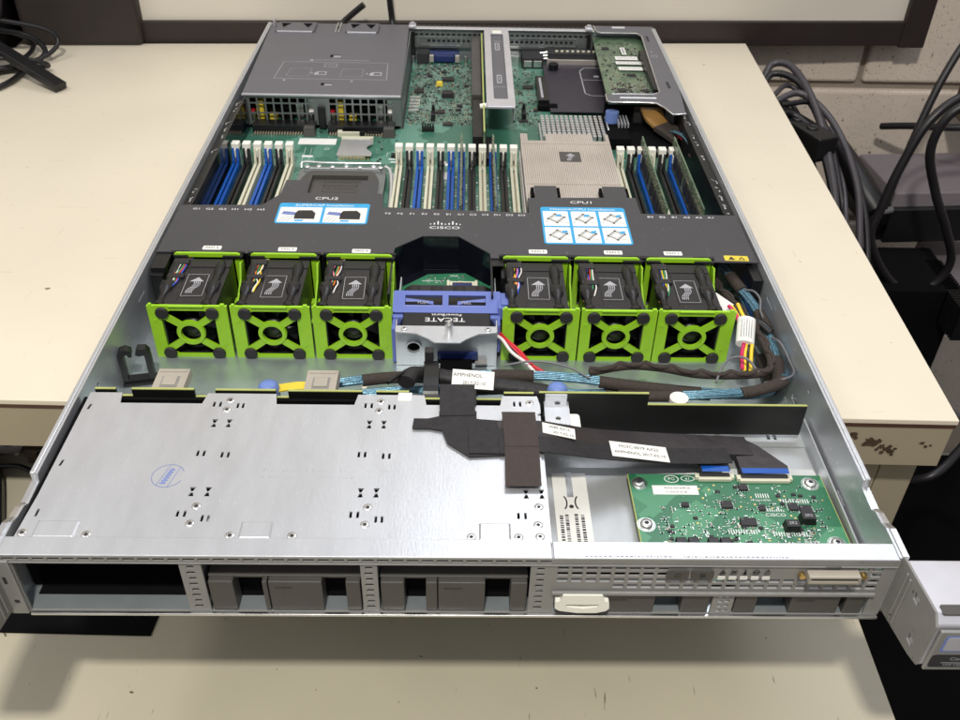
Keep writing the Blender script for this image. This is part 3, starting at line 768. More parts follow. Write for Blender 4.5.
mb = MB(); smd(mb, 112, 205, 40, 78, 12.02, 300, av+[(110,136,62,79)], random.Random(4)); smd(mb, 110, 195, 34, 50, 12.02, 170, av, random.Random(5))
mb.slot(3)
for x0, y0, n in ((147,43.5,12),(171,42,14),(181,66,12),(168,70,6)):
    for k in range(n): mb.box(x0+k*1.35, x0+k*1.35+.5, y0-1.6, y0+1.6, 12.02, 12.08)
tag(mb.build('surface_parts', SMD, fb), kind='stuff')
for a in ((162,75.5,5,4.4),(150,62.3,6,5),(159,49.5,8.5,5.2),(169,60,3.6,3.6),(186.5,61,5,5),(193,58.5,6.6,6.6),(127,62,4,3)): chip(fb, *a, 12.02, 1.6)
for x, y in ((191.5,51.5),(181.5,46)):
    mb = MB().slot(0).taper(x-4.2,x+4.2,y-3,y+3,12,16.5,.6,.5).slot(1).text('2R2', 2.8, x, y, 16.55)
    mb.build('power_inductor', ['black','printgrey'], fb, .5)
MB().slot(0).box(111,136.5,70.4,77.4,12.02,12.15).slot(1).text('FOX2105V0HR 00', 1.9, 125, 75.3, 12.18).text('73-16243-05 A0  B0', 1.5, 124, 72.3, 12.18).build('board_label', ['paper','ink'], fb)
mb = MB()
mb.plate(circ(123,82.6,4.2,20,3), [circ(123,82.6,3.6,20,2.5)], 12.02, 12.1).text('PG', 3.2, 123, 82.6, 12.07)
mb.plate(circ(132.3,83,4,20,2.2), [circ(132.3,83,3.5,20,1.8)], 12.02, 12.1).text('e1', 3, 132.3, 83, 12.07)
for k, h in enumerate((1.0,1.8,3.0,1.8,1.0,1.8,3.0,1.8,1.0)): mb.box(170.5+k*1.25, 171+k*1.25, 58.2, 58.2+h, 12.03, 12.1)
mb.text('CISCO', 3.1, 175.6, 55.6, 12.07, sx=1.25).text('74-12419-01 A0', 1.7, 170, 66.5, 12.07).text('N1010080', 1.8, 190, 36.5, 12.07)
mb.build('board_print', 'white', fb)
mb = MB()
for x in (120,126.5,137,143.5): mb.box(x-3,x+2.6,30,37.2,12,15)
mb.build('button_switch','black',fb,.4)

# pull out tag with its printed card
pt = thing('pull_out_tag', (64, 0, 8), 'white pull out tag handle below the grille left of centre with its barcode card', 'tag')
MB().plate(rrect(56, 75.5, 2, 96, 1), [], 4.9, 5.4).build('card', 'paper', pt)
MB().box(63.6,67.2,74,96,5.42,5.7).build('card_slot','steel',pt)
mb = MB()
rr = random.Random(2)
for x0 in (58.2, 61.3, 66.5, 70):
    y = 14
    while y < 61:
        h = rr.uniform(.3, 1.4); mb.box(x0, x0+1.9, y, y+h, 5.42, 5.5); y += h+rr.uniform(.3, .9)
for sgn in (-1, 1):
    mb.stroke([(65.4+sgn*(4.6-2.2*math.cos(a)), 70+5*math.sin(a)) for a in [(-1.1+.22*k) for k in range(11)]], .8, 5.42)
mb.cyl((65.4,67,5.42), 1.3, .15, 12)
mb.build('barcode', 'ink', pt)
MB(T(0,-4.4,0)@XZ).plate([(50.5,9),(53,7),(62,5.4),(71,5.4),(76,7),(77.5,9),(77,14),(74.5,14.5),(73.5,19),(54,19),(53,14.5),(50.5,14)],
   [[(56,10.2),(64.5,8.8),(72,10.2),(72,12),(56,12)]], -3.6, 0).build('handle', 'latch', pt, .5)

# ================================================================== BLANK DRIVE CARRIERS
def carrier(loc, w, zt, blocks, label, full=True):
    t = thing('drive_blank', loc, label, 'drive blank', 'blank drive carriers in the front bays')
    X = T(*loc)
    MB(X).box(.5, w-.5, 12, 100, 1.6, 3).box(.5, w-.5, 11, 13, 1.6, zt+3).build('tray', 'blackmatte', t)
    MB(X).box(.5, w-.5, 2.5, 16, zt-1.2, zt+.4).build('top_bar', 'bezel_dark', t, .4)
    for a, c in blocks: MB(X).box(a, c, -1.0, 9, 1.9, zt-.2).build('face_block', 'bezel_dark', t, .6)
    a, c = max(blocks, key=lambda b: b[1]-b[0])
    mb = MB(X @ T(0,-1.05,0) @ XZ)
    for k in range(7): mb.box(a+3+k*1.3, a+3.8+k*1.3, zt-5, zt-4+.3*(k%2), 0, .08)
    mb.build('face_print', 'ink', t)
    return t
carrier((-119.5,0,0), 75.5, 24, ((1,13),(27,29.5),(30,56),(67.5,74.6)), 'grey blank drive carrier in the second bay from the left')
carrier((-36,0,0), 73.5, 24, ((1,12.5),(23,28.6),(29,52),(64.5,72.6)), 'grey blank drive carrier in the middle bay, left of the white tag')
carrier((50,0,0), 79, 16, ((1,16),(25,50.5),(64,78)), 'grey blank drive carrier under the grille, right of the white tag')
carrier((139.6,0,0), 66.9, 16, ((1,12),(29,53.5),(56.5,66)), 'grey blank drive carrier in the right-hand bay under the grille')

# ================================================================== BLACK RIBBON CABLES AND TAPE
rb = thing('ribbon_cable', (60, 95, 40), 'black ribbon cable folding over the bay cover and running to the control board', 'ribbon cable')
MB().strip([(1,126,44),(1,112,43),(1.5,100,43)], 20, .8, 4).build('vertical_run', 'ribboncloth', rb)
MB().strip([(7,130,33),(6,124,41.6),(6,110,42.1)], 12, .5, 4).build('vertical_run', 'ribboncloth', rb)
MB().plate([(-23.5,89.5),(-23,97.5),(-15,97.5),(-9,99.5),(-9,104),(12,104),(12,97.5),(27,96),(28,69),(8,67.5),(-4,78),(-7,88),(-14,89.5)], [], 42.2, 43.0).build('folded_wrap', 'ribboncloth', rb, .3)
MB().plate([(7,90.5),(28,89),(28,69.3),(8,69.3)], [], 43.02, 43.7).build('folded_layer', 'ribboncloth', rb, .3)
MB().strip([(24,87,43.3),(46,88.5,43),(60,90.5,39),(80,95.5,31),(108,102,23),(148,105,18),(172,106,16)], 15.5, .5, 12, side=(.12,-1,0)).build('long_run', 'ribbon', rb)
MB().strip([(24,75,43.8),(46,77,43.5),(60,79,39.6),(80,84,31.8),(108,89.5,24),(140,93.5,19.5),(158,96,18)], 12.5, .5, 12, side=(.1,-1,0)).build('long_run', 'ribboncloth', rb)
MB().plate([(162,112.5),(170,112.5),(177,107),(190.5,90),(190,84),(163,84)], [], 15.6, 16.0).build('fan_out', 'ribbon', rb, .1)
MB().plate([(137,97),(150,97),(156,84.5),(140,84.5)], [], 16.3, 16.7).build('fan_out', 'ribbon', rb, .1)
MB().box(140.3,155.8,84,88.3,16.75,17.0).box(163.2,189.8,83.4,87.4,16.05,16.4).build('blue_stiffener', 'blue', rb)
lab = MB(T(104,89.5,26.4)@RX(0)@RY(11)@RZ(3)).slot(0).box(-17,17,-6.0,6.0,0,.25)
lab.slot(1).text('MCFC-0079 AX22', 3.1, 0, 2.6, .3).text('AMPHENOL 2017-02-10', 3.0, 0, -2.1, .3)
lab.build('cable_label', ['paper','ink'], rb)
lab = MB(T(57,90.5,40.9)@RY(14)@RZ(-1)).slot(0).box(-9,10,-4.2,4.2,0,.25)
lab.slot(1).text('0080 AX15', 2.6, 1, 1.9, .3).text('2017-02-10', 2.6, 3, -2.1, .3)
lab.build('cable_label', ['paper','ink'], rb)
MB().plate([(26,102),(44.8,102),(45.4,75),(45,44.6),(26.4,44.4),(27,76)], [], 44.2, 44.5).build('tape_strip', 'tape', rb, .1)
MB().box(27.2,45.2,73.9,74.6,44.5,44.75).build('tape_crease','tape',rb)

# ================================================================== FANS
def make_fan(label, seed=0):
    fr = random.Random(seed*7+3)
    t = thing('fan_module', (0,0,0), label, 'fan module', 'six fan modules in a row across the server')
    cx, cz = 25.5, 21
    hs = []
    def arc(a0, a1, r, n=6): return [(cx+r*math.cos(math.radians(a0+(a1-a0)*i/n)), cz+r*math.sin(math.radians(a0+(a1-a0)*i/n))) for i in range(n+1)]
    hs.append([(cx-11,38.8),(cx+11,38.8),(cx+14.6,36.2)] + arc(58,122,9.4) + [(cx-14.6,36.2)])
    hs.append([(cx-11,3.2),(cx+11,3.2),(cx+14.6,5.8)] + arc(-58,-122,9.4) + [(cx-14.6,5.8)])
    hs.append([(cx-17.4,32.6),(cx-17.4,9.4)] + arc(-148,-212,9.4))
    hs.append([(cx+17.4,32.6),(cx+17.4,9.4)] + arc(-32,32,9.4))
    hs.append(circ(cx,cz,6.6,20))
    g = MB(T(0,206,0)@XZ).plate([(0,.4),(51.6,.4),(51.6,42.4),(50,42.4),(50,43.6),(47.5,43.6),(47.5,42.4),(3,42.4),(3,43.6),(1.2,43.6),(1.2,42.4),(0,42.4)], hs, -1, 1).build('front_grille', 'green', t)
    MB(T(0,204.9,0)@XZ).plate(circ(cx,cz,8.9,24), [circ(cx,cz,6.6,24)], 0, .8).cyl((4.2,31,0),1.1,.4,12).cyl((47,12,0),1.1,.4,12).build('hub_ring', 'green', g, .2)
    MB().box(14,37,203.6,206,42.0,43.3).build('grip_lip', 'green', g, .5)
    for px, pz in ((9.3,37.2),(41.7,37.2),(9.3,4.9),(41.7,4.9)):
        MB(T(px,204.9,pz)@XZ).lathe((0,0,0),[(4.3,0),(4.3,1.2),(3.8,1.8)],24).build('rubber_pad','rubber',t)
    MB(T(cx,212,cz)@XZ).lathe((0,0,0),[(8.2,-3),(8,1),(6.4,2.6),(3,3.4),(.4,3.6)],28).build('fan_hub','black',t)
    mb = MB(T(cx,212,cz)@XZ)
    for k in range(7):
        a = 2*math.pi*k/7+seed*.37
        p = [(7.5,a,-1),(17.5,a-.15,-1),(17.8,a+.52,-7),(7.5,a+.62,-7)]
        v = [(r*math.cos(q),r*math.sin(q),z) for r,q,z in p]; mb.add(v+[(x,y,z-.8) for x,y,z in v],[(0,1,2,3),(7,6,5,4),(0,4,5,1),(1,5,6,2),(2,6,7,3),(3,7,4,0)])
    mb.build('fan_blade','black',t)
    MB().plate([(7.5,207.2),(43.5,207.2),(43.5,266),(7.5,266)],[],39.2,40.4).box(7.5,8.7,207.2,266,1.5,39.1).box(42.3,43.5,207.2,266,1.5,39.1).box(8.7,42.3,264.5,266,1.5,39.1).box(8.8,42.2,207.2,264.4,1.3,2.3).build('fan_housing','fanblack',t,.4)
    MB().box(7.3,43.7,207.4,214,38.6,41.0).box(7.3,43.7,255,265,38.6,41.0).box(16,17,214,255,40.3,40.8).build('housing_rib','fanblack',t,.5)
    # rubber mounting pins along both sides
    for px in (6.5, 37.2):
        X = T(px,207,39.6)@RX(-90)
        MB(X).lathe((0,0,0),[(3.8,0),(4.0,4),(2.6,6),(2.4,15),(4.3,19),(4.5,25),(3.2,28),(3.0,38),(3.9,42),(3.8,50),(2.6,54),(1.4,57)],16).build('mounting_pin','black',t)
        MB().box(px-4.2,px+4.2,227,236,36.5,42.6).build('pin_clamp','black',t,.8)
    # wires
    cols = ['wyellow','wpink','worange','wwhite','wblue','red','wgreen']; fr.shuffle(cols); cols = cols[:6]
    for k, c in enumerate(cols):
        x = 7.4+k*1.15; jj = fr.uniform(-1,1); j2 = fr.uniform(-1,1)
        MB().tube([(x+1.2,270,38.5),(x+.6,262,41),(x+jj,252,41.3+abs(jj)*.8),(x-.6-jj,243,41.4),(x-.4+j2,236,41.2),(x-2.0+j2*1.4,229,40.8+abs(j2)*.6),(x-3,222,38)], .5, 6, 6).build('wire', c, t)
    q = fr.uniform(-2.5,2.5); MB().box(4,15.5,239+q,244+q,40.2,42.6).build('wire_clip','fanblack',t,.8)
    MB().box(4,15,256.5,263,40.2,43).build('wire_clip','fanblack',t,.8)
    # label with airflow arrow
    mb = MB(T(24.2+fr.uniform(-.8,.8),233+fr.uniform(-1.4,1.4),40.42)@RZ(fr.uniform(-3,2.5)))
    mb.slot(0).box(-8,8,-15,15,0,.08)
    mb.slot(1).stroke([(-7,-13),(7,-13),(7,13),(-7,13)],.3,.09,.04,True)
    mb.prism([(-4.6,4.2),(4.9,4.2),(.5,9.4)],.09,.13)
    for k in range(4):
        o = (k-1.5)*1.25
        mb.stroke([(-2.6+o,-9.5),(-2.6+o,-6.5),(-1.4+o,-4),(.2+o,-2),(1.0+o,.4),(.7+o,3.8)],.6,.09,.04)
    mb.build('airflow_label',['fanblack','printgrey'],t)
    # green rear frame and side sheet
    MB(T(0,269,0)@XZ).plate([(2,1),(48,1),(48,42.6),(46,43.8),(4,43.8),(2,42.6)],[[(6,3),(44,3),(44,40.8),(6,40.8)]],-1,1).build('rear_frame','green',t,.5)
    MB().plate([(206.2,1),(270,1),(270,38),(262,40),(256,30),(236,20),(220,18),(210,30),(206.2,38)],[],48.6,49.8,YZ).build('side_sheet','green',t,.3)
    MB().box(45,51,246,252,14,18).build('side_catch','green',t,.6)
    MB().box(-.6,9,270.2,273,40.6,43.2).box(41,50.6,270.2,273,40.6,43.2).build('catch_block','black',t,.4)
    return t
fan_x = [-201,-147.5,-94.5,29.7,80.3,131.2]
FL = ['green and black fan module against the left wall of the server',
 'green and black fan module second from the left wall',
 'green and black fan module just left of the blue capacitor holder',
 'green and black fan module just right of the blue capacitor holder',
 'green and black fan module between the two others right of the capacitor',
 'green and black fan module at the right end beside the cable bundle']
for i, x in enumerate(fan_x):
    f = make_fan(FL[i], i)
    f.location = Vector((x, 0, 0))*S; f['label'] = FL[i]

# ================================================================== CAPACITOR MODULE AND HOLDER
h = thing('capacitor_holder', (-7, 200, 0), 'blue plastic holder and steel bracket between the two groups of fans', 'holder')
MB(T(0,198,0)@XZ).plate([(-39.5,1.5),(25.5,1.5),(25.5,33),(-39.5,33)],[circ(-28.5,17,4.2,20),rrect(-13,13,3,9,1)],-1,0).build('bracket','steel',h,.2)
MB().plate([(-39.5,198),(25.5,198),(25.5,191),(14,189.5),(6,184),(2,180),(-14,180),(-18,184),(-26,189.5),(-39.5,191)],[circ(-34,194,1.2),circ(20,194,1.2)],33,34).build('bracket','steel',h,.2)
for q0, q1 in ((-40.3,-39.5),(25.6,26.4)): MB().box(q0,q1,198,262,1.3,30).build('bracket_side','steel',h)
MB(T(-28.5,197.4,17)@XZ).plate(circ(0,0,5.3,24),[circ(0,0,4.2,24)],0,1).build('bracket_ring','steel',h,.2)
MB().cyl((-5,189,34),2.6,8,16).cyl((-5,189,42),2.6,2.4,16,1.2).build('guide_post','tin',h)
screw(h,-34,194,34,2,1); screw(h,20,194,34,2,1)
MB().box(-13,14,195.5,198,8,14).build('blue_latch','navy',h,.8)
MB().box(12,20,194,198,5.2,6.4).build('latch_foot','bezel',h,.3)
X = T(-6,223,35)@RX(22)
MB(X).plate(rrect(-37,35,-8.5,9,1.5),[rect(-29,-4,-2.6,5.5),rect(0,25,-2.6,5.5)],-1.5,1).build('handle_frame','capblue',h,.6)
MB(X).prism([(-29,1),(-18,1),(-10,-1.5),(-10,1.5),(-29,4)],-1,0).prism([(25,1),(15,1),(6,-1.5),(6,1.5),(25,4)],-1,0).box(-30,-3,-3.6,-2.4,-1,1.2).box(0,26,-3.6,-2.4,-1,1.2).build('handle_brace','capblue',h,.4)
MB(X).text('PUSH', 3, -17, -.4, .8,.3).text('PULL', 3, 12, -.4, .8,.3).build('handle_print','printgrey',h)
MB().box(-43.5,29,211,215,22,31.5).build('cross_bar','capblue',h,.8)
MB().box(-43,-40.4,200,214,2,30).box(26.5,28.6,204,222,8,31).build('holder_side','capblue',h,.8)
MB().box(27,36,215,233,27,37).box(29,34.5,217,231,37,38.5).build('end_clip','capblue',h,.8)
MB().box(-27,16,246,250,27.5,30).build('rear_bar','capblue',h,.8)
c = thing('capacitor_pack', (-7, 225, 20), 'black capacitor pack with white lettering lying in the blue holder', 'capacitor pack')
mb = MB()
for k in range(4): mb.tube([(-30+k*15.5,203,24),(-30+k*15.5,248,24)],8.6,20,2,smooth_path=False)
mb.build('capacitor_cell','black',c)
MB().plate([(-38,236),(23,236),(19,250),(14,250)]+[(14-k,250-.01*k) for k in (1,)]+[(-33,250)],[],30.6,31.4).build('shoulder_wrap','rubber',c,.3)
MB().box(-36,22,200,236,30,32.6).build('wrap_label','black',c,1)
mb = MB(T(-3,204,32.62)@RZ(180))
mb.text('TECATE', 6.2, 5, -3.2, .03, .06, sx=1.2).text('PowerBurst', 3.6, 4, -8.6, .03,.06,sx=1.15)
mb.build('lettering','white',c)
k = thing('cache_board', (-7, 262, 19), 'green six sided circuit board under the dark opening behind the blue holder', 'circuit board')
pcbp = [(-42,240),(-42,262),(-22,281),(5,283),(25,264),(27,240)]
MB().prism(pcbp,19,20.4).build('board','pcb',k)
MB().slot(0).box(-6,12,264,269,20.4,22.6).slot(1).box(-4,10,264.6,266.4,22.6,23.4).slot(0).box(-8,-6,262,270,20.4,23).box(12,14,262,270,20.4,23).build('socket',['ivory','ink'],k,.3)
MB().box(-4,10,258,264,20.6,24).build('plug','navy',k,.5)
mb = MB(); smd(mb,-34,22,243,262,20.42,120,[(-9,15,255,272)],random.Random(11)); smd(mb,-22,4,270,279,20.42,26,[],random.Random(12)); mb.slot(3).text('CPLD', 2.4,-3,279,20.5).text('SUPERCAP MODULE',1.8,-18,272,20.5)
tag(mb.build('surface_parts',SMD,k),kind='stuff')

# ================================================================== AIR BAFFLE
bf = thing('air_baffle', (0, 310, 40), 'charcoal grey air baffle sheet spanning the server with blue instruction stickers', 'air baffle')
zo = [(-213,274),(213,269),(213,337),(139.5,338),(139,363.5),(132.5,363.5),(132.5,382),(114.5,382),(114.5,363),(77.5,362),(77.5,382),(59.8,382),(59.8,361),(53.5,361),(53.5,337),(-58.5,343),(-60,364.5),(-65,364.5),(-65,386),(-79,386),(-79,364.5),(-120,364.5),(-120,386),(-139,386),(-140,362),(-151,344),(-213,342.4)]
zo = zo[:1]+[(-94.5-46-60,274)]+zo[1:] if False else zo
opening = [(-45.5,276),(-45.5,283),(-26,300.5),(0,300.5),(22.5,277),(22.5,272)]
MB().plate([(-213,274),(-46,272.5),(-45.5,283),(-26,300.5),(0,300.5),(22.5,277),(23,270.7)]+zo[1:],[],40.4,41.2).build('sheet','baffle',bf)
# fan lugs at the front edge, side feet, front wall
for x in fan_x:
    MB().box(x+2,x+12,266.5,274,40.1,42.4).build('front_lug','black',bf,.4)
    MB().box(x+36,x+50,266.5,274,40.1,42.4).build('front_lug','black',bf,.4)
MB().box(-212,-47.5,274.5,275.5,4,40.3).box(24.2,187,274.5,275.5,4,40.3).build('front_wall','blackmatte',bf)
MB().plate([(23.6,262),(33,262),(33,276),(23.6,276)],[],39.3,40.2).box(30,36,250,262,14,38).build('side_foot','black',bf,.5)
MB().plate([(-212,254),(-202,254),(-202,275),(-212,275)],[],37,40.2).box(-212,-203,250,262,10,37).build('side_foot','black',bf,.5)
MB().box(-47,-45.6,225,300,20.5,40.3).box(22.6,24,225,277,20.5,40.3).prism([(-45.6,283.2),(-26,301),(-26,302.5),(-46.6,284)],12,40.3).prism([(22.6,277.4),(0,301),(0,302.5),(23.6,278.4)],12,40.3).box(-26,0,301,302.5,12,40.3).build('opening_wall','blackgloss',bf)
MB().box(-45.5,22.5,238,300,11.5,12.5).build('opening_floor','blackgloss',bf)
mb = MB(T(0,0,41.22))
def newp():
    global mb
    mb.build('printed_text','white',bf); mb = MB(T(0,0,41.22))
mb.text('CPU2',5.6,-103,355.5,0,sx=1.35); newp(); mb.text('CPU1',5.6,95.5,354.5,0,sx=1.35); newp()
for k, s_ in enumerate(('G1','G2','G3','H1','H2','H3')): mb.text(s_,3.6,-199+k*9.7,336.5,0,sx=1.35)
newp()
for k, s_ in enumerate(('F3','F2','F1','E3','E2','E1','C1','C2','C3','D1','D2','D3')): mb.text(s_,3.4,-54+k*9.25,333,0,sx=1.35)
newp()
for k, s_ in enumerate(('B3','B2','B1','A3','A2','A1')): mb.text(s_,3.4,146+k*9.3,333,0,sx=1.35)
newp()
mb.text('CISCO',5.2,-10.5,312.5,0,sx=1.5)
for k, h_ in enumerate((1.2,2.4,5,2.4,1.2,2.4,5,2.4,1.2)): mb.box(-21.5+k*2.75,-20.5+k*2.75,317.2,317.2+h_,-.02,.05)
mb.build('printed_text','white',bf)
def stick(x0,x1,y0,y1,cols,rows,title,seed):
    X = T(0,0,41.22)
    MB(X).plate(rrect(x0,x1,y0,y1,2.5),[],0,.12).build('instruction_sticker','skyblue',bf)
    w = (x1-x0-3-(cols-1)*2.2)/cols; hh = (y1-y0-8.5-(rows-1)*2.2)/rows
    rr = random.Random(seed)
    a = MB(X).slot(0)
    for c_ in range(cols):
        for r_ in range(rows):
            ax = x0+1.5+c_*(w+2.2); ay = y0+1.8+r_*(hh+2.2)
            a.slot(0).plate(rrect(ax,ax+w,ay,ay+hh,.8),[],.13,.17)
            mx, my = ax+w/2, ay+hh/2
            if cols == 3:
                q = [(mx-w*.32,my-hh*.02),(mx-w*.02,my+hh*.3),(mx+w*.34,my+hh*.08),(mx+w*.02,my-hh*.28)]
                a.slot(1).stroke(q,.75,.18,.03,True); a.stroke([(p[0]*.7+mx*.3,p[1]*.7+my*.3) for p in q],.35,.18,.03,True)
                a.stroke([(ax+1,my-hh*.3),(mx-w*.3,my-hh*.08)],.25,.18,.03).stroke([(mx+w*.1,my-hh*.2),(ax+w-1,my-hh*.3)],.25,.18,.03)
                for p in q: a.plate(circ(p[0],p[1],1.1,8),[],.18,.22)
                o = rr.choice((-.2,.1,.25)); a.slot(2).prism([(mx+w*o-2,my+hh*.12),(mx+w*o+2.6,my+hh*.16),(mx+w*o+2.2,my+hh*.3),(mx+w*o-1.6,my+hh*.26)],.18,.23)
            else:
                a.slot(1).prism([(mx-w*.12,my-hh*.28),(mx+w*.36,my-hh*.28),(mx+w*.36,my+hh*.1),(mx+w*.26,my+hh*.3),(mx-w*.06,my+hh*.28),(mx-w*.12,my+hh*.1)],.18,.22)
                a.slot(3).prism([(mx-w*.44,my+hh*.02),(mx-w*.12,my-hh*.05),(mx-w*.12,my+hh*.16),(mx-w*.4,my+hh*.22)],.18,.22)
                a.slot(1)
                for k_ in range(3): a.stroke([(ax+1+k_*3,ay+1),(ax+5+k_*3,my-hh*.1)],.25,.18,.03)
                a.slot(2).prism([(mx-w*.1,my-hh*.44),(mx+w*.1,my-hh*.44),(mx+w*.12,my-hh*.34),(mx-w*.08,my-hh*.34)],.18,.23)
    a.slot(0).text(title,4.2,(x0+x1)/2,y1-3.4,.16,.06,sx=1.15)
    a.build('sticker_drawing',['paper','rubber','skyblue','blueink'],bf)
stick(-137.5,-68.5,316,347.5,2,1,'SUPERCAP Installation',3)
stick(62.5,127.5,291,346.5,3,2,'Heatsink/CPU Installation',5)
for i, (x, y) in enumerate(((-175,279.8),(-121.5,279),(-69,277.8),(57,280),(111,280),(154,279.8))):
    MB(T(x,y,41.25)).slot(0).plate(rrect(-6.6,6.6,-2.6,2.6,.8),[],0,.15).slot(1).text('FAN %d'%(6-i),3.2,0,0,.2,.06,sx=1.1).build('fan_number_label',['paper','ink'],bf)
mb = MB(T(198.5,274.2,41.25)@RZ(-2)).slot(0).plate(rrect(-8.6,8.6,-3.4,3.4,.8),[],0,.15)
mb.slot(1).prism([(-6,-2.2),(-1,-2.2),(-3.5,2.2)],.16,.2).plate([(1.2,-2.2),(6.2,-2.2),(3.7,2.2)],[[(2.4,-1.5),(5,-1.5),(3.7,.8)]],.16,.2)
mb.build('warning_label',['yellow','ink'],bf)
WORLD = .66; LAMP = 18; COVER_GLINT = 5.6; LAMP3 = 5
# ================================================================== MOTHERBOARD
mo = thing('motherboard', (0, 520, 7), 'large green main circuit board filling the rear of the server', 'motherboard')
MB().plate([(-210,285),(210,285),(210,590),(146,596),(146,752),(-56,752),(-56,562),(-210,562)],[],6.4,8).build('board','mobo',mo)
def slot(kind, x):
    m = {'w':'ivory','k':'black','b':'blue'}[kind]
    mb = MB(T(x,0,0)).slot(0)
    for s_ in (-1, 1):
        mb.box(s_*1.9-1.15,s_*1.9+1.15,330,467.5,8,15.5)
        mb.prism([(467.5,8),(474.5,8),(474.5,27),(471.5,27.5),(467.5,17)],s_*2-1,s_*2+1,YZ)
    mb.box(-.75,.75,330,467.5,8,10.5)
    mb.box(-3.05,3.05,352,353.2,15,15.9).box(-.75,.75,353,356,8,15)
    mb.slot(1).box(-.3,.3,332,466,10.5,11.2)
    if kind != 'w': mb.slot(2).box(-.45,.45,468,469.2,14,20)
    o = mb.build('memory_slot',[m,'tan' if kind == 'w' else 'ink','tin'],mo)
    l = MB(T(x,0,0)).box(-3.4,3.4,472.5,480,26,31.5).box(-.6,.6,469,472.4,20,27.5).box(-2.6,2.6,474.6,479,8,25.9).build('slot_latch','latch',o,.6)
    return o
SL = [('b',-199.3),('k',-189.6),('w',-179.9),('b',-170.4),('k',-161.0),('w',-151.6)]
SL += [(k, -54.6+9.28*i) for i, k in enumerate('wkbwkbbkwbkw')]
SL += [(k, 143+9.4*i) for i, k in enumerate('wkbwkb')]
for k, x in SL: slot(k, x)
# CPU2 socket with its cover
MB().plate(rrect(-141,-65,380,459,3),[rrect(-133,-73,384,447,2)],9,15.5).taper(-137,-69,452,459,15.5,19,3,1.5).build('socket_frame','grille',mo,.5)
mb = MB()
for k, x in enumerate((-134,-124,-112,-100,-88,-76,-70)): mb.lathe((x,455+(k%2)*1.5,18.8),[(2.4,0),(2.4,.8),(1.2,1.1)],12)
mb.tube([(-140,459,16),(-138,462,20),(-120,459,21),(-90,459,21),(-70,461,20)],1.1,8)
mb.tube([(-65.5,455,20),(-61,448,19),(-58.5,420,15),(-58,360,12)],1.6,8).tube([(-62,455,17),(-57,440,14),(-56,400,10),(-56,350,10)],1.1,8)
mb.build('socket_lever','alu',mo)
sc = MB().plate([(-136,384),(-70,384),(-70,432),(-73,441),(-77,447),(-129,447),(-133,441),(-136,432)],[rrect(-127,-79,384.5,438,1)],15,19.5).build('socket_cover','bezel_dark',mo,.6)
MB().box(-127,-79,384.6,437.5,14,16).build('cover_panel','bezel_dark',sc,.4)
mb = MB(T(0,0,16.02)).text('REMOVE ONLY WHEN',3,-102,425,.02,.05).text('CPU IS INSTALLED',3,-102,420,.02,.05)
mb.stroke([(-116,432),(-88,432),(-88,414),(-116,414)],.4,0,.05,True); mb.build('cover_mark','rubber',sc)
# card reader and white label
MB().plate([(-114,495),(-82,495),(-82,501)]+[(-79+8.5*math.cos(math.radians(a)),512+8.5*math.sin(math.radians(a))) for a in range(230,125,-15)]+[(-82,521),(-86,531),(-112,531)],[],10.5,11.2).box(-113,-88,495.5,530,8,10.4).build('card_reader','alu',mo,.2)
mb = MB().slot(0)
for k in range(9): mb.box(-111+k*3.2,-109.5+k*3.2,492.3,494.8,8,9)
mb.slot(1).box(-113,-83,531,535,8,12); mb.build('reader_contacts',['copper','ivory'],mo)
MB().slot(0).box(-153.5,-118,524,537,8.02,8.2).build('board_label','paper',mo)
for x, y, w, l, h in ((-60,500,8,5,3),(-103,545,22,4,5),(-84,548,12,5,4)): MB().box(x-w/2,x+w/2,y-l/2,y+l/2,8,8+h).build('connector','black',mo,.3)
MB().box(-118,-97,541,547,8,13).build('connector','ivory',mo,.3)
mb = MB(T(0,0,8.02))
mb.box(-146,-136,497,500.5,0,.08).text('VALIDATE',2.2,-141,498.8,.1).box(-66,-60,494,496,0,.08).box(-64,-59,488,490,0,.08)
for (x0,y0,x1,y1) in ((-145,480,-130,517),(-62,470,-62,480),(-68,500,-68,510)): mb.stroke([(x0,y0),(x0,y1)],.25,0).stroke([(x0+6,y0),(x0+6,y1)],.25,0)
mb.plate(circ(-125,515,2.2),[circ(-125,515,1.8)],0,.08)
for (x, y) in ((-18,487),(-14,483),(8,487),(20,487)): mb.box(x,x+5,y,y+5,0,.06)
mb.box(-17,-11,456,470,0,.06).box(-2,3,456,470,0,.06).box(17,22,456,470,0,.06)
mb.build('board_print','white',mo)
# chips and parts in the rear middle
for a in ((-14,645,13,11),(-15,690,13,9),(-45,657,10,10),(-21,603,9,9),(-13,573,10,6),(71,672,11,8),(-3,608,6,4),(-2,619,6,4),(62,583,9,5),(76,610,5,6),(-35,700,6,6),(-20,712,6,5),(5,672,5,3)): chip(mo,*a,8.02,1.8+(.6 if a[2]>12 else 0),name='chip')
for x, y in ((-15,645),): MB().taper(x-6,x+6,y-5,y+5,9.8,13.5,.5,.5).build('chip_cap','chip',mo,.4)
mb = MB().slot(0)
for k in range(5): mb.box(-54,-43,606+k*8.4,607.6+k*8.4,8,9).box(-54,-43,609.2+k*8.4,610.4+k*8.4,8,8.8)
mb.build('capacitor_array','tin',mo,.2)
mb = MB().slot(0).box(-38,-26,556,562,8,11)
for k in range(5):
    for r in range(2): mb.slot(0).box(-38+k*2.5,-36.4+k*2.5,557+r*2.6,558.6+r*2.6,11,15).slot(1)
mb.build('pin_header',['black','copper'],mo)
for x, y in ((-28,590),(63,596)): MB().box(x-2,x+2,y-9,y+9,8,15).cyl((x,y+4,15),1.4,5,10).build('upright_socket','black',mo,.4)
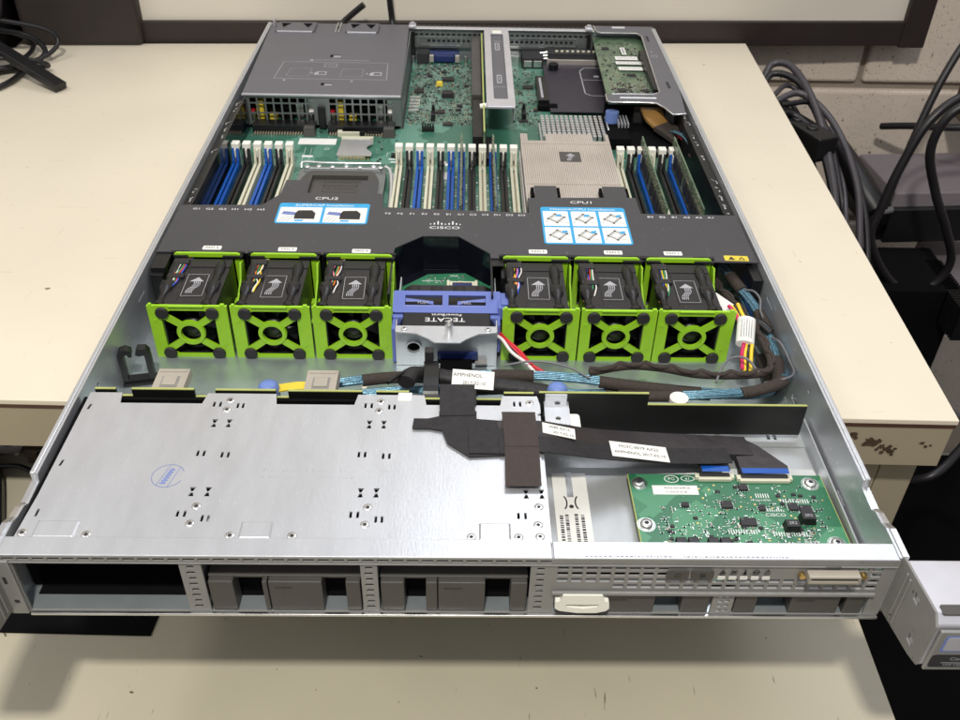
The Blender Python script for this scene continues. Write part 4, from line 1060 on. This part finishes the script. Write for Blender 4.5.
MB().taper(-28,-20,672,680,8,12,1,1).build('coil','yellow',mo,.4)
sil = [(-23,-6,638,652),(-23,-7,684,696),(-50,-40,650,664),(64,78,666,678)]
mb = MB(); rd = random.Random(21)
smd(mb,-54,12,572,740,8.02,2900,sil,rd); smd(mb,52,80,572,728,8.02,620,sil,rd)
smd(mb,-200,-62,540,556,8.02,60,[],rd); smd(mb,-195,-150,485,520,8.02,60,[],rd); smd(mb,-80,-60,450,540,8.02,40,[],rd)
smd(mb,-56,52,484,500,8.02,60,[],rd); smd(mb,54,150,500,560,8.02,90,[],rd); smd(mb,130,205,484,560,8.02,160,[],rd)
for i in range(11):
    x = -50+9.28*i
    for y in range(345, 466, 5):
        if rd.random() < .6: mb.slot(rd.choice((0,2,3))).box(x-.5,x+.5,y-1,y+1,8.02,8.6)
tag(mb.build('surface_parts',SMD,mo),kind='stuff')
# power connector row under the supplies
for a, c in ((-200,-140),(-128,-64)):
    m_ = MB().slot(0).box(a,c,548,562,8,16).slot(1)
    k = a+2
    while k < c-2: m_.box(k,k+1.2,543,548,8,10); k += 2.6
    m_.build('power_connector',['black','tan'],mo,.3)
for x in (-144,-68): MB().taper(x-7,x+5,540,550,8,17,1,2).build('guide_block','bezel_dark',mo,.5)
# rear ports
MB().box(-51,-38,738,756,8,20).build('usb_port','ink',mo,.3)
MB().box(-36,-4,745,756,8,18).box(-31,-9,741,745,9.5,17).build('video_port','navy',mo,.8)
MB().box(-37,-32,739,742,10,18).box(-8,-3,739,742,10,18).build('port_screw','heatsink',mo,.4)
for x in (-55,4): MB().cyl((x,742,8),2,8,10).build('standoff','tin',mo)
MB().box(53,64,738,756,8,19).build('usb_port','tin',mo,.4)
MB().slot(0).box(67,91,730,756,8,20).slot(1).box(69,78,728.5,730,10,17).box(80,89,728.5,730,10,17).build('network_port',['ink','tin'],mo,.4)
MB().cyl((101,716,8),5.5,11,20).build('coin_cell_holder','black',mo,.5)
mb = MB()
for k in range(3): mb.tube([(88,738+k*4,16+k*2),(102,738+k*4,17+k*2),(108,739+k*3,14)],1.6,8,4)
mb.build('light_pipe','tin',mo)

# ------------------------------------------------------------------ heatsinks
hs = thing('cpu_heatsink', (93,430,10), 'large beige metal finned heatsink over the right-hand processor', 'heatsink')
mb = MB(); x = 53.6; k = 0
while x < 132.5:
    y1 = 494 if (x < 59 or 76 < x < 118 or x > 128.5) else 479.5
    y0 = 366.5
    mb.box(x,x+1.38,y0,y1,12,35.6+random.Random(k).uniform(0,.16)); x += 1.62; k += 1
fin = mb.build('fins','heatsink',hs)
mb = MB()
x = 54.6
while x < 131: mb.box(x+.8,x+1.35,395,396.2,35.3,35.95).box(x+.8,x+1.35,472,473,35.3,35.9); x += 1.62
mb.build('fin_crimp','tan',fin)
MB().box(53.8,132.2,368,478,9,12).build('base','heatsink',hs)
mb = MB(T(95,447,35.8)).slot(0).box(-9,9,-9.5,9.5,0,.15)
mb.slot(1).prism([(-4,1.5),(4.6,1.5),(.5,6.5)],.16,.2)
for q in range(3): mb.stroke([(-2.8+q*1.3,-7),(-2.6+q*1.3,-4.5),(-1.2+q*1.3,-2),(-.8+q*1.3,1.4)],1.0,.16,.04)
mb.build('airflow_label',['bezel_dark','printgrey'],hs)
for x, y in ((62,487),(124,487),(60,372),(126,372)): screw(hs,x,y,12,3.4,3)
cs = thing('chipset_heatsink', (108,545,8), 'small silver pin heatsink between the dark card and the large finned heatsink', 'heatsink')
MB().box(76,138,518,570,10,12.5).build('base','alu',cs,.3)
mb = MB()
for i in range(13):
    for j in range(9): mb.box(77.2+i*4.7,80.2+i*4.7,519.2+j*5.6,523.3+j*5.6,12.5,22)
tag(mb.build('pins','alu',cs),kind='stuff') if False else mb.build('pins','alu',cs)
MB().tube([(137,570,14),(141,570,20),(141,540,20),(138,536,14)],.8,8,2,smooth_path=False).build('spring_clip','alu',cs)

for x in (57.4,79,112.2,133.6): pass
MB().box(57.0,59.6,367,381,30,40.2).box(77.8,80.2,367,381,30,40.2).build('duct_wing','blackmatte',bf)
MB().box(112,114.3,367,381,30,40.2).box(132.7,135,367,381,30,40.2).build('duct_wing','blackmatte',bf)
# ------------------------------------------------------------------ dark network card with printed outline
nc = thing('network_card', (125,670,12), 'dark slate coloured card with white outline print at the rear right of the board', 'expansion card')
MB().box(90,160,600,732,11,12.6).build('cover','slategrey',nc,.4)
mb = MB(T(0,0,12.62)).stroke([(160,722),(136,722),(130,712),(130,648),(136,642),(160,642)],1.1,0)
mb.stroke([(130,686),(160,686)],.9,0).box(144,150,694,699,0,.06); mb.build('outline_print','printgrey',nc)
MB().slot(0).box(79,90,618,684,8,17).slot(1).box(82,84.5,624,678,17,17.4).build('card_connector',['black','printgrey'],nc,.5)
MB().box(78,98,609,617,9,14).build('card_clamp','blackmatte',nc,.5)
m_ = MB().slot(0).box(96,160,734,752,12,24).slot(1)
for k in range(8): m_.cyl((106+k*6,740,24),1.9,1.2,12)
m_.slot(2).box(97,160,732.5,734,11,17).build('port_shell',['ink','ivory','heatsink'],nc,.3) if False else m_.build('port_shell',['ink','ivory'],nc,.3)
MB().box(95,160,731,733.4,11,18).build('port_plate','heatsink',nc,.3)

# ------------------------------------------------------------------ memory modules
def module(x, label):
    t = thing('memory_module', (x,350,9.5), label, 'memory module', 'memory modules standing in the slots')
    X = T(x,350,0)
    MB(X).plate([(0,10),(133,10),(133,26),(131.5,27),(133,28),(133,39.5),(0,39.5)],[circ(131.5,18,1.2,8)],-.6,.6,YZ).build('board','mezz',t)
    mb = MB(X)
    for k in range(9):
        for s_ in (-1,1): mb.cbox((s_*1.05,11+k*13.6+(6 if k > 4 else 0),24.5),(.9,10.5,11.5))
    mb.build('memory_chip','chip',t,.15)
    mb = MB(X).slot(0)
    for k in range(60):
        for s_ in (-1,1): mb.box(min(s_*.6,s_*.7),max(s_*.6,s_*.7),3+k*2.15,4.4+k*2.15,10,13.5)
    rr = random.Random(int(x))
    for s_ in (-1,1):
        for k in range(150):
            y = rr.uniform(2,130); z = rr.choice((16,31.5,33,36,38)); mb.slot(1 if k%2 else 2).box(min(s_*.6,s_*1.0),max(s_*.6,s_*1.0),y,y+rr.choice((.6,1.2)),z,z+.7)
    tag(mb.build('module_parts',['copper','tin','tan'],t),kind='stuff')
module(1.1,'memory module on edge, left one of the two in the middle slots')
module(28.9,'memory module on edge, right one of the two in the middle slots')
module(162.6,'memory module in the blue slot nearest the large finned heatsink')
module(191.2,'memory module in the last blue slot beside the right-hand cables')
tag(MB().box(53.0-.9,53.6-.6,345,470,12,30).build('guide_rail','alu',None),'thin metal strip between the last middle memory slot and the finned heatsink','strip')

# ================================================================== POWER SUPPLY CAGE
pc = thing('power_supply_cage', (-133,660,0), 'grey steel power supply cage with printed diagram at the rear left', 'cage')
pcH = [rect(-137,-126,661,669),rect(-137,-126,584,591)]
lid = MB().plate([(-208.5,560),(-57.5,560),(-60,767),(-136,767),(-136,748),(-139,748),(-139,767),(-214,767)],pcH,41.2,42.2).build('lid','psu',pc,.2)
MB().box(-208.5,-57.5,558.4,560.4,40.6,42.6).build('front_fold','riser',pc,.3)
for (x0,y0,x1,y1) in ((-137,661,-126,669),(-137,584,-126,591)): MB().box(x0,x1,y0,y1,38.6,39.2).box(x0+3,x1,y0+1,y1,39.2,41).build('lid_tab','riser',pc)
p = MB(T(0,0,42.22))
p.stroke([(-182,646),(-76,646),(-74,600),(-185,600)],.5,0,.05,True)
p.stroke([(-172,628),(-151,628),(-152,607),(-174,607)],.25,0,.05,True).stroke([(-120,628),(-99,628),(-99,607),(-121,607)],.25,0,.05,True)
for x in (-133,): p.stroke([(x-6,642),(x+6,642),(x+6,633),(x-6,633)],.6,0,.05,True).text('120W',2.4,x,637.5,.03)
for x in (-152,-97): p.plate([(x+5,611),(x+17,611),(x+17,620),(x+8,620),(x+5,616)],[rrect(x+9,x+16,612.4,618.6,.5)],0,.05).prism([(x+1,615.5),(x+3,613.5),(x+3,617.5)],0,.05)
p.text('HOT PLUG REDUNDANT POWER SUPPLY',3.0,-123,652,.03,.05).prism([(-157,650),(-152,650),(-154.5,654.5)],0,.05)
for x in (-174,-108): p.prism([(x-1.6,597),(x+1.6,597),(x,593)],0,.05)
p.build('lid_print','printgrey',lid)
for x0, x1 in ((-206,-163),(-129,-93)):
    MB().box(x0,x1,736,763,42.25,44.8).build('latch_block','psu',pc,.8)
    MB().box(x0+2,x1-2,734.2,736,42.25,44).build('latch_edge','riser',pc,.3)
    MB().prism([(x0+4,758),(x0+15,758),(x0+8,744)],44.82,45).prism([(x1-4,758),(x1-15,758),(x1-8,744)],44.82,45).build('latch_hollow','blackmatte',pc)
MB().box(-140.5,-139,735,766,42.2,44).box(-137,-135.6,735,766,42.2,44).build('lid_rib','rim',pc,.2)
MB().box(-210,-209,750,762,42,50).build('lid_ear','riser',pc,.3)
g = []
for a, c in ((-203,-141),(-127,-66)):
    w = (c-a)/8
    for i in range(8):
        for z0, z1 in ((33.5,38),(23.5,32.2),(13.5,22.2)): g.append(rrect(a+i*w+.8,a+(i+1)*w-.8,z0,z1,.5,2))
MB(T(0,560.6,0)@XZ).plate(rect(-208,-58,11.5,40.4),g,-1,0).build('grille','grille',pc)
MB().box(-58.6,-57.6,562,765,8,41).box(-208.6,-207.6,562,765,8,41).build('side_sheet','grille',pc)
MB().box(-137.5,-130.5,556.5,560,9,31).build('centre_latch','black',pc,.8)
for i, (a, c, lab) in enumerate(((-206,-139,'left power supply seen through the cage grille'),(-129,-62,'right power supply seen through the cage grille'))):
    u = thing('power_supply',((a+c)/2,660,2),lab,'power supply','pair of power supplies')
    MB().box(a,c,580,764,2,38).build('housing','psu',u,.5)
    MB().box(a,c,562.5,579,10.5,12).build('circuit_board','pcb',u)
    rr = random.Random(31)
    MB().box(a+8,a+15,566,577,14,33).build('transformer','yellow',u,.8)
    mb = MB().slot(0).box(a+20,a+27,566,574,12,19).slot(1).cyl((a+4,568,12),2.6,10,12).cyl((a+60,568,12),2.8,9,12).slot(2).cyl((a+4,568,22),2.4,2,12).slot(1).box(a+46,a+53,568,577,12,30).box(a+57,a+63,570,578,20,34).slot(3).box(a+29,a+43,572,579,12,31).cyl((a+34,566,12),2.4,7,12)
    mb.build('components',['yellow','tin','red','blackmatte'],u,.3)
    MB().box(a,c,560.8,580,1.5,8).box(a,c,575,579.8,12.1,39).build('inner_wall','blackmatte',u)

# ================================================================== RISER
r = thing('riser_bracket', (37,640,43), 'bright steel riser bracket with a dark recessed strip near the rear centre', 'bracket')
MB().plate(rrect(24,51,535,755,1.5),[rrect(31,44.5,552,736,2)],43,44.2).build('top_plate','riser',r,.3)
MB().box(24.2,50.8,534.2,535.4,41.6,43.9).build('front_fold','riser',r,.4)
st = MB().box(31,44.5,552,736,41.2,42.4).build('recessed_strip','psu',r)
mb = MB(T(0,0,42.42))
for y in (700,607): mb.slot(0).plate(rrect(35,40,y-11,y+11,1),[],0,.12).slot(1).box(36.2,38.8,y-8,y+8,.13,.2).slot(0).box(37,38,y-6,y+6,.21,.25)
mb.slot(0).box(32,43.5,586,586.7,0,.1).box(34,42,716,717,0,.1); mb.build('strip_print',['printgrey','slategrey'],st)
MB().box(33,43,738,746,43.2,44.6).build('white_plug','latch',r,.5)
MB().box(49.5,50.8,536,752,30,43).build('side_fold','riser',r,.3)
rc = thing('riser_card', (20,620,8), 'upright riser board seen edge on left of the steel bracket', 'riser card')
MB().box(20.4,22,482,742,9,42).build('board','mezz',rc)
MB().box(20.5,21.9,482.2,741.8,42.01,42.6).build('board_edge','pcbedge',rc)
MB().box(10,19.8,580,750,22,37).build('side_connector','bezel_dark',rc,.6)
MB().box(11,20.3,490,579,14,34).build('side_connector','black',rc,.6)
MB().box(14,32,484,530,8,16).build('board_socket','black',rc,.5)
MB().tube([(18,543,40),(24,543,41)],2.6,10,2,smooth_path=False).build('pin','latch',rc)

# ================================================================== RAID CARD (top right)
mc = thing('raid_card', (180,650,36), 'green card in a dark grey white edged frame at the top right', 'expansion card')
fo = [(149,774),(217,774),(215,600),(209.5,528),(197,526),(192,541),(186,552),(179,553),(143,553),(139.5,556),(139.8,572),(146,573),(186,573),(192.5,578),(199,742),(195,750),(155,750),(151,752)]
MB().plate(fo,[],41.4,42.4).build('frame','psu',mc,.3)
mb = MB()
def rail(pts, w=1.3): mb.tube([(x,y,42.3) for x, y in pts],w*.6,8,1,smooth_path=False)
rail([(149,774),(151,753),(155,750.5),(195,750.5),(199.5,742),(193,578),(186,573.5),(146,573)]); rail([(139.6,572),(139.3,556),(143,552.8),(179,552.8),(186,551.6),(192,541),(197,525.6),(209.5,527.6)])
mb.tube([(152,562,42.8),(187,562,42.8)],1.2,8,1,smooth_path=False)
mb.build('frame_edge','rim',mc)
MB().box(169,184,764,768.5,42.4,44).build('latch_tab','riser',mc,.5)
for y in (725,590): MB().box(203.5,206,y,y+16,42.42,42.8).build('frame_slot','ink',mc)
mb = MB(T(203.5,680,42.45)@RZ(-86)).text('RAID',3,-12,0,.05).plate(circ(2,0,3.4),[circ(2,0,2.8)],0,.1); mb.build('frame_print','printgrey',mc)
MB().plate([(143,570),(196,570),(203,755),(147,762)],[],33,34.6).build('board','mezz',mc)
av = [(165,186,645,690),(170,178,700,725)]
mb = MB(); smd(mb,148,192,575,742,34.62,720,av,random.Random(33)); smd(mb,150,186,578,620,34.62,350,[],random.Random(34))
tag(mb.build('surface_parts',SMD,mc),kind='stuff')
for a in ((175,642,9,5),(160,600,8,8),(184,600,6,6),(157,720,8,6)): chip(mc,*a,34.62,1.5)
for x0,x1,y0,y1 in ((164,188,684,694),(163,193,671,679),(164,189,654,663),(173,178,700,722)): 
    mb = MB().slot(0).box(x0,x1,y0,y1,35.9,36.2).slot(1)
    if x1-x0 > 10: mb.box(x0+2,x1-2,(y0+y1)/2-.6,(y0+y1)/2+.6,36.21,36.3)
    else: mb.box(x0+1.5,x1-1.5,y0+2,y1-2,36.21,36.3)
    mb.build('card_label',['paper','greyink'],mc)
MB().box(190,197,590,700,34.6,41.2).build('edge_connector','black',mc,.5)
MB().box(140,200,572,578,10,33).build('card_stand','blackmatte',mc,.5)
MB().cyl((146,560,18),6.5,12,20).build('blue_post','knobblue',mc,.8)
MB().box(128,160,520,575,9,20).box(160,206,505,572,9,16).build('card_cradle','blackmatte',mc,.6)
mb = MB()
for k in range(4): mb.box(151+k*3,152+k*3,545,566,20,24)
mb.build('cradle_rib','printgrey',mc)

# ================================================================== CABLES
ac = thing('amber_cable', (185,540,22), 'amber ribbon cable on a black plug folding over below the raid card', 'cable')
MB().box(168,198,565,590,16,32).build('plug','rubber',ac,1)
MB().strip([(184,572,30),(184,560,31),(187,548,27),(196,535,23),(206,522,20)],20,2.4,6).build('ribbon','goldtape',ac)
MB().strip([(191,540,25),(199,530,23),(207,519,21)],22,4,5).build('wrap','sleeve',ac)
def wires(name, label, cat, P, cols, r=.9, spread=1.6, group=None):
    t = thing(name, P[0], label, cat, group)
    for k, c in enumerate(cols):
        o = (k-(len(cols)-1)/2)*spread
        MB().tube([(x+o*(.7 if i%2 else 1), y+o*.3*((-1)**i), z+abs(o)*.4) for i,(x,y,z) in enumerate(P)], r, 8, 8).build('wire',c,t)
    return t
wires('side_wires','red black and white wires along the right inner wall beside the memory','wires',[(197,548,20),(204,520,24),(208,490,26),(212,450,27),(210,420,28),(211,390,26),(211,350,20),(209,320,10)],['red','black','wwhite','black'],.9,1.3)
wires('blue_wire_bundle','pale blue wires fanned out along the right inner wall beside the memory','wires',[(199,535,22),(204,505,30),(207,480,33),(210,455,30),(210,425,26)],['foil','wblue','foil','foil'],1.0,1.5)
bz = thing('brown_loom',(210,430,28),'brown sleeved loom along the right wall above the air baffle','cable loom')
MB().tube([(205,470,28),(209,440,31),(211,410,30),(212,380,26),(212,345,20)],2.6,10,8).build('sleeve','sleeve',bz)
MB().tube([(210,455,30),(214,430,31),(211,400,32),(213,370,28),(212,345,24)],1.6,10,8).build('sleeve','goldtape',bz)
MB().tube([(212,400,30),(211,370,30),(212,345,26)],1.6,8,8).build('sleeve','blue',bz)

# main harness from the right wall across behind the backplanes
def seg(parent, path, cuts, r, flat=.8):
    P = spline(path, 14); n = len(P)-1
    for a, c, m in cuts:
        i0, i1 = int(a*n), max(int(a*n)+2, int(c*n))
        Q = P[i0:min(i1, n)+1]
        if m == 'foil':
            mb = MB()
            mb.tube(Q, r*.82, 10, 1, flat*.6, smooth_path=False)
            for o in (-.6,-.2,.2,.6):
                mb.tube([(p.x+o*r*.35, p.y+o*r*.9, p.z+r*.42) for p in Q], r*.17, 6, 1, smooth_path=False)
            mb.build('foil_wires','foil',parent)
        else: MB().tube(Q, r*(1.0), 12, 1, flat, smooth_path=False).build('cable_sleeve',m,parent)
h1 = thing('signal_harness',(100,160,20),'brown sleeved cable with foil blue windows running behind the boards to the right wall','cable harness')
path = [(188,312,24),(196,285,25),(199,262,27),(205,240,26),(208,220,24),(208,195,22),(207,172,18),(200,157,18),(182,150,18),(150,152,18),(110,158,18),(70,164,19),(28,166,19),(-10,165,18),(-40,164,18),(-66,158,19),(-92,153,18)]
seg(h1, path, [(0,.09,'foil'),(.09,.15,'sleeve'),(.15,.22,'foil'),(.22,.29,'sleeve'),(.29,.34,'foil'),(.34,.45,'sleeve'),(.45,.56,'foil'),(.56,.66,'sleeve'),(.66,.72,'foil'),(.72,.76,'sleeve'),(.76,.81,'foil'),(.81,.92,'sleeve'),(.92,1,'foil')], 4.3, .85)
h2 = thing('lower_harness',(150,145,20),'brown and blue cable lying closest behind the front right board','cable harness')
path = [(209,230,16),(212,205,14),(211,180,14),(207,160,24),(196,148,28),(178,141,28),(155,139,27),(130,141,24),(100,146,20)]
seg(h2, path, [(0,.18,'sleeve'),(.18,.32,'foil'),(.32,.42,'foil'),(.42,.66,'sleeve'),(.66,.84,'foil'),(.84,1,'sleeve')], 4.0)
h5 = thing('twin_harness',(60,150,20),'thinner brown and blue cable lying beside the main harness behind the boards','cable harness')
path = [(204,200,10),(202,170,10),(190,158,12),(160,156,12),(120,160,12),(80,156,13),(40,158,14),(0,156,14),(-30,154,16),(-60,150,16)]
seg(h5, path, [(0,.2,'sleeve'),(.2,.34,'foil'),(.34,.52,'sleeve'),(.52,.6,'foil'),(.6,.8,'sleeve'),(.8,1,'foil')], 3.4)
h3 = thing('braided_cable',(120,170,26),'thin brown braided cable twisting along the top of the harness','cable')
path = [(184,305,20),(188,270,20),(192,245,24),(197,220,26),(200,195,27),(200,172,27),(192,160,28),(172,157,28),(150,159,27),(128,165,27),(108,169,25),(84,166,22)]
mb = MB(); P = spline(path,10)
mb.tube(P,2.5,10,1,smooth_path=False)
mb.tube([(p.x+1.7*math.sin(i*.8),p.y+1.7*math.cos(i*.8),p.z+1.9) for i,p in enumerate(P)],1.6,8,1,smooth_path=False)
mb.build('braid','sleeve',h3)
MB().tube([(197,222,24),(203,214,27),(209,206,25)],3.4,8,4).build('tie_wrap','black',h3)
h4 = thing('grey_drain_wire',(205,200,26),'loose thin grey wire curling beside the cable harness near the right wall','wire')
MB().tube([(201,252,29),(206,246,32),(208,236,32),(206,226,30),(205,216,31)],.8,8,8).build('upper_curl','grey',h4)
MB().tube([(208,200,26),(210,188,30),(213,174,26),(211,160,28),(203,152,30),(190,150,28)],.8,8,8).build('wire','grey',h4)
MB().tube([(188,158,30),(182,168,33),(172,168,33),(165,160,31),(160,150,28)],.8,8,8).build('wire','grey',h4)
MB().tube([(30,170,24),(50,172,26),(70,168,25),(84,160,22)],.7,8,8).build('wire','grey',h4)
bw = thing('blue_wire_bundle',(212,210,18),'bright blue wires pressed against the inner right wall beside the last fan','wires')
for k in range(4): MB().tube([(196+k*1.6,300,16),(199+k*1.5,270,22),(207+k,240,12+k*2),(210+k*.6,215,10+k*2),(210,190,9+k)],1.2,8,8).build('wire','blue' if k%2 else 'foil',bw)
w = wires('power_leads','yellow and magenta power leads with a printed white sleeve beside the last fan','wires',[(186,224,34),(188,214,33),(190,204,31),(189,190,29),(186,180,27),(184,168,22)],['magenta','wyellow','black','wyellow'],1.3,2.2)
lb_ = MB(T(189,198,31.5)@RZ(-14)@RX(10)).slot(0).tube([(0,-11,0),(0,11,1)],6,14,2,.62,smooth_path=False)
rr = random.Random(8); lb_.slot(1)
for k in range(5):
    y = -8
    while y < 8: q = rr.uniform(.5,1.3); lb_.box(-3.6+k*1.6,-3+k*1.6,y,y+q,3.9+.4*(2-abs(k-2)),4.05+.4*(2-abs(k-2))); y += q+.6
lb_.build('printed_sleeve',['paper','greyink'],w)
tag(MB().plate([(176,216),(188,214),(190,230),(180,246),(172,240)],[],30,30.6).build('white_flap','paper'),'small white flap standing behind the last fan on the right','label')
wires('capacitor_leads','red white and black leads running from the capacitor bracket down to the harness','wires',[(26,205,22),(31,196,24),(38,186,22),(46,176,20),(53,169,18)],['wwhite','black','red','red'],1.1,1.7)
bk = thing('black_loom',(0,148,24),'black wrapped cable with a white printed label beside the black strap','cable')
MB().tube([(-30,140,34),(-27,150,32),(-20,158,26),(-10,156,26),(20,150,25),(50,148,22),(62,146,20)],5.5,12,8,.8).build('wrap','ribboncloth',bk)
MB().tube([(-40,132,40),(-34,142,38),(-28,152,34),(-20,160,28)],1.2,8,8).build('thin_wire','black',bk)
lab = MB(T(10,146,31)@RX(28)@RZ(-4)).slot(0).box(-12.5,13,-5.5,6.5,0,.4).slot(1).text('AMPHENOL',3.4,-3,3,.46).text('2017-02-10',3.0,1,-2,.46)
lab.build('cable_label',['paper','ink'],bk)
sp = thing('cable_strap',(-15,150,20),'black cable strap with buckle standing up in front of the capacitor bracket','strap')
MB().box(-20,-14.5,170,176,20,34).box(-21,-13.5,168,171,18,23).build('buckle','rubber',sp,.8)
MB().strip([(-16,170,26),(-15,158,32),(-15,146,34),(-15,134,32),(-15,128,24)],9,1.6,6).build('strap_band','black',sp)
tag(MB().box(-11,10,172,199,6,9).build('flat_plug','blackmatte',None,.8),'flat black plug on the server floor right in front of the capacitor bracket','plug')
# cable clip by the left wall
cc = thing('cable_clip',(-205,175,2),'black open square cable clip standing on the floor by the left wall','clip')
X = T(-206,178,1.3)@RZ(12)
MB(X).plate([(-9,0),(11,0),(11,24),(9,27),(4,27.5),(2,23.5),(4,22),(7.5,22.5),(7.5,4),(-5.5,4),(-5.5,23),(-3,24.5),(-2,22),(0,22),(0,26),(-3,28),(-7,27),(-9,24)],[],-3,3,XZ).build('clip_body','black',cc,.7)
MB(X).box(-10,12,-5,5,-.2,2).build('clip_foot','black',cc,.5)

# ================================================================== CAMERA AND LIGHT
cam = bpy.data.cameras.new('Camera'); co = bpy.data.objects.new('Camera', cam); COL.objects.link(co)
Rm = ((0.9997645812521033,-0.008721705024736553,0.019867408871519502),(0.010312100595849472,-0.6146336045254979,-0.7887453282075877),(0.019090381219549483,0.7887645174888736,-0.6143989691523227))
right, down, fwd = (Vector(v) for v in Rm)
m3 = Matrix((right, -down, -fwd)).transposed().to_4x4()
m3.translation = Vector((3.735462,-287.20406,384.25961))*S
co.matrix_world = m3
cam.sensor_width = 36; cam.lens = 920.4737891/960*36; cam.clip_start = .01; cam.clip_end = 50
cam.dof.use_dof = True; cam.dof.focus_distance = .56; cam.dof.aperture_fstop = 28
SC.camera = co

w = bpy.data.worlds.new('World'); SC.world = w; w.use_nodes = True
nt = w.node_tree; bg = nt.nodes['Background']
tc = nt.nodes.new('ShaderNodeTexCoord'); sx = nt.nodes.new('ShaderNodeSeparateXYZ'); cr = nt.nodes.new('ShaderNodeValToRGB')
nt.links.new(tc.outputs['Generated'], sx.inputs[0]); nt.links.new(sx.outputs['Z'], cr.inputs[0]); nt.links.new(cr.outputs[0], bg.inputs[0])
cr.color_ramp.elements[0].position = .0; cr.color_ramp.elements[0].color = (.16,.145,.125,1)
cr.color_ramp.elements[1].position = .55; cr.color_ramp.elements[1].color = (.80,.80,.84,1)
bg.inputs[1].default_value = WORLD
def area(name, loc, aim, sx_, sy_, power, col):
    l = bpy.data.lights.new(name, 'AREA'); l.shape = 'RECTANGLE'; l.size = sx_; l.size_y = sy_; l.energy = power; l.color = col
    o = bpy.data.objects.new(name, l); COL.objects.link(o); o.location = loc
    d = Vector(aim)-Vector(loc); o.rotation_euler = d.to_track_quat('-Z','Y').to_euler(); return o
area('ceiling_or_added_lamp', (-.08,-.56,1.30), (0,.25,0), .10, .07, LAMP, (1,.955,.87))
area('ceiling_or_added_lamp', (.42,.84,1.22), (.08,.05,0), .9, .2, COVER_GLINT, (.90,.93,1))  # cool light added for the highlight on the drive bay cover
area('ceiling_or_added_lamp', (-1.1,.3,1.6), (-.2,.5,0), .5, .3, LAMP3, (1,.95,.86))
SC.view_settings.view_transform = 'Standard'; SC.view_settings.look = 'None'; SC.view_settings.exposure = 0; SC.view_settings.gamma = 1
SC.render.engine = 'CYCLES'
SC.cycles.max_bounces = 8
SC.render.resolution_x = 1024; SC.render.resolution_y = 768
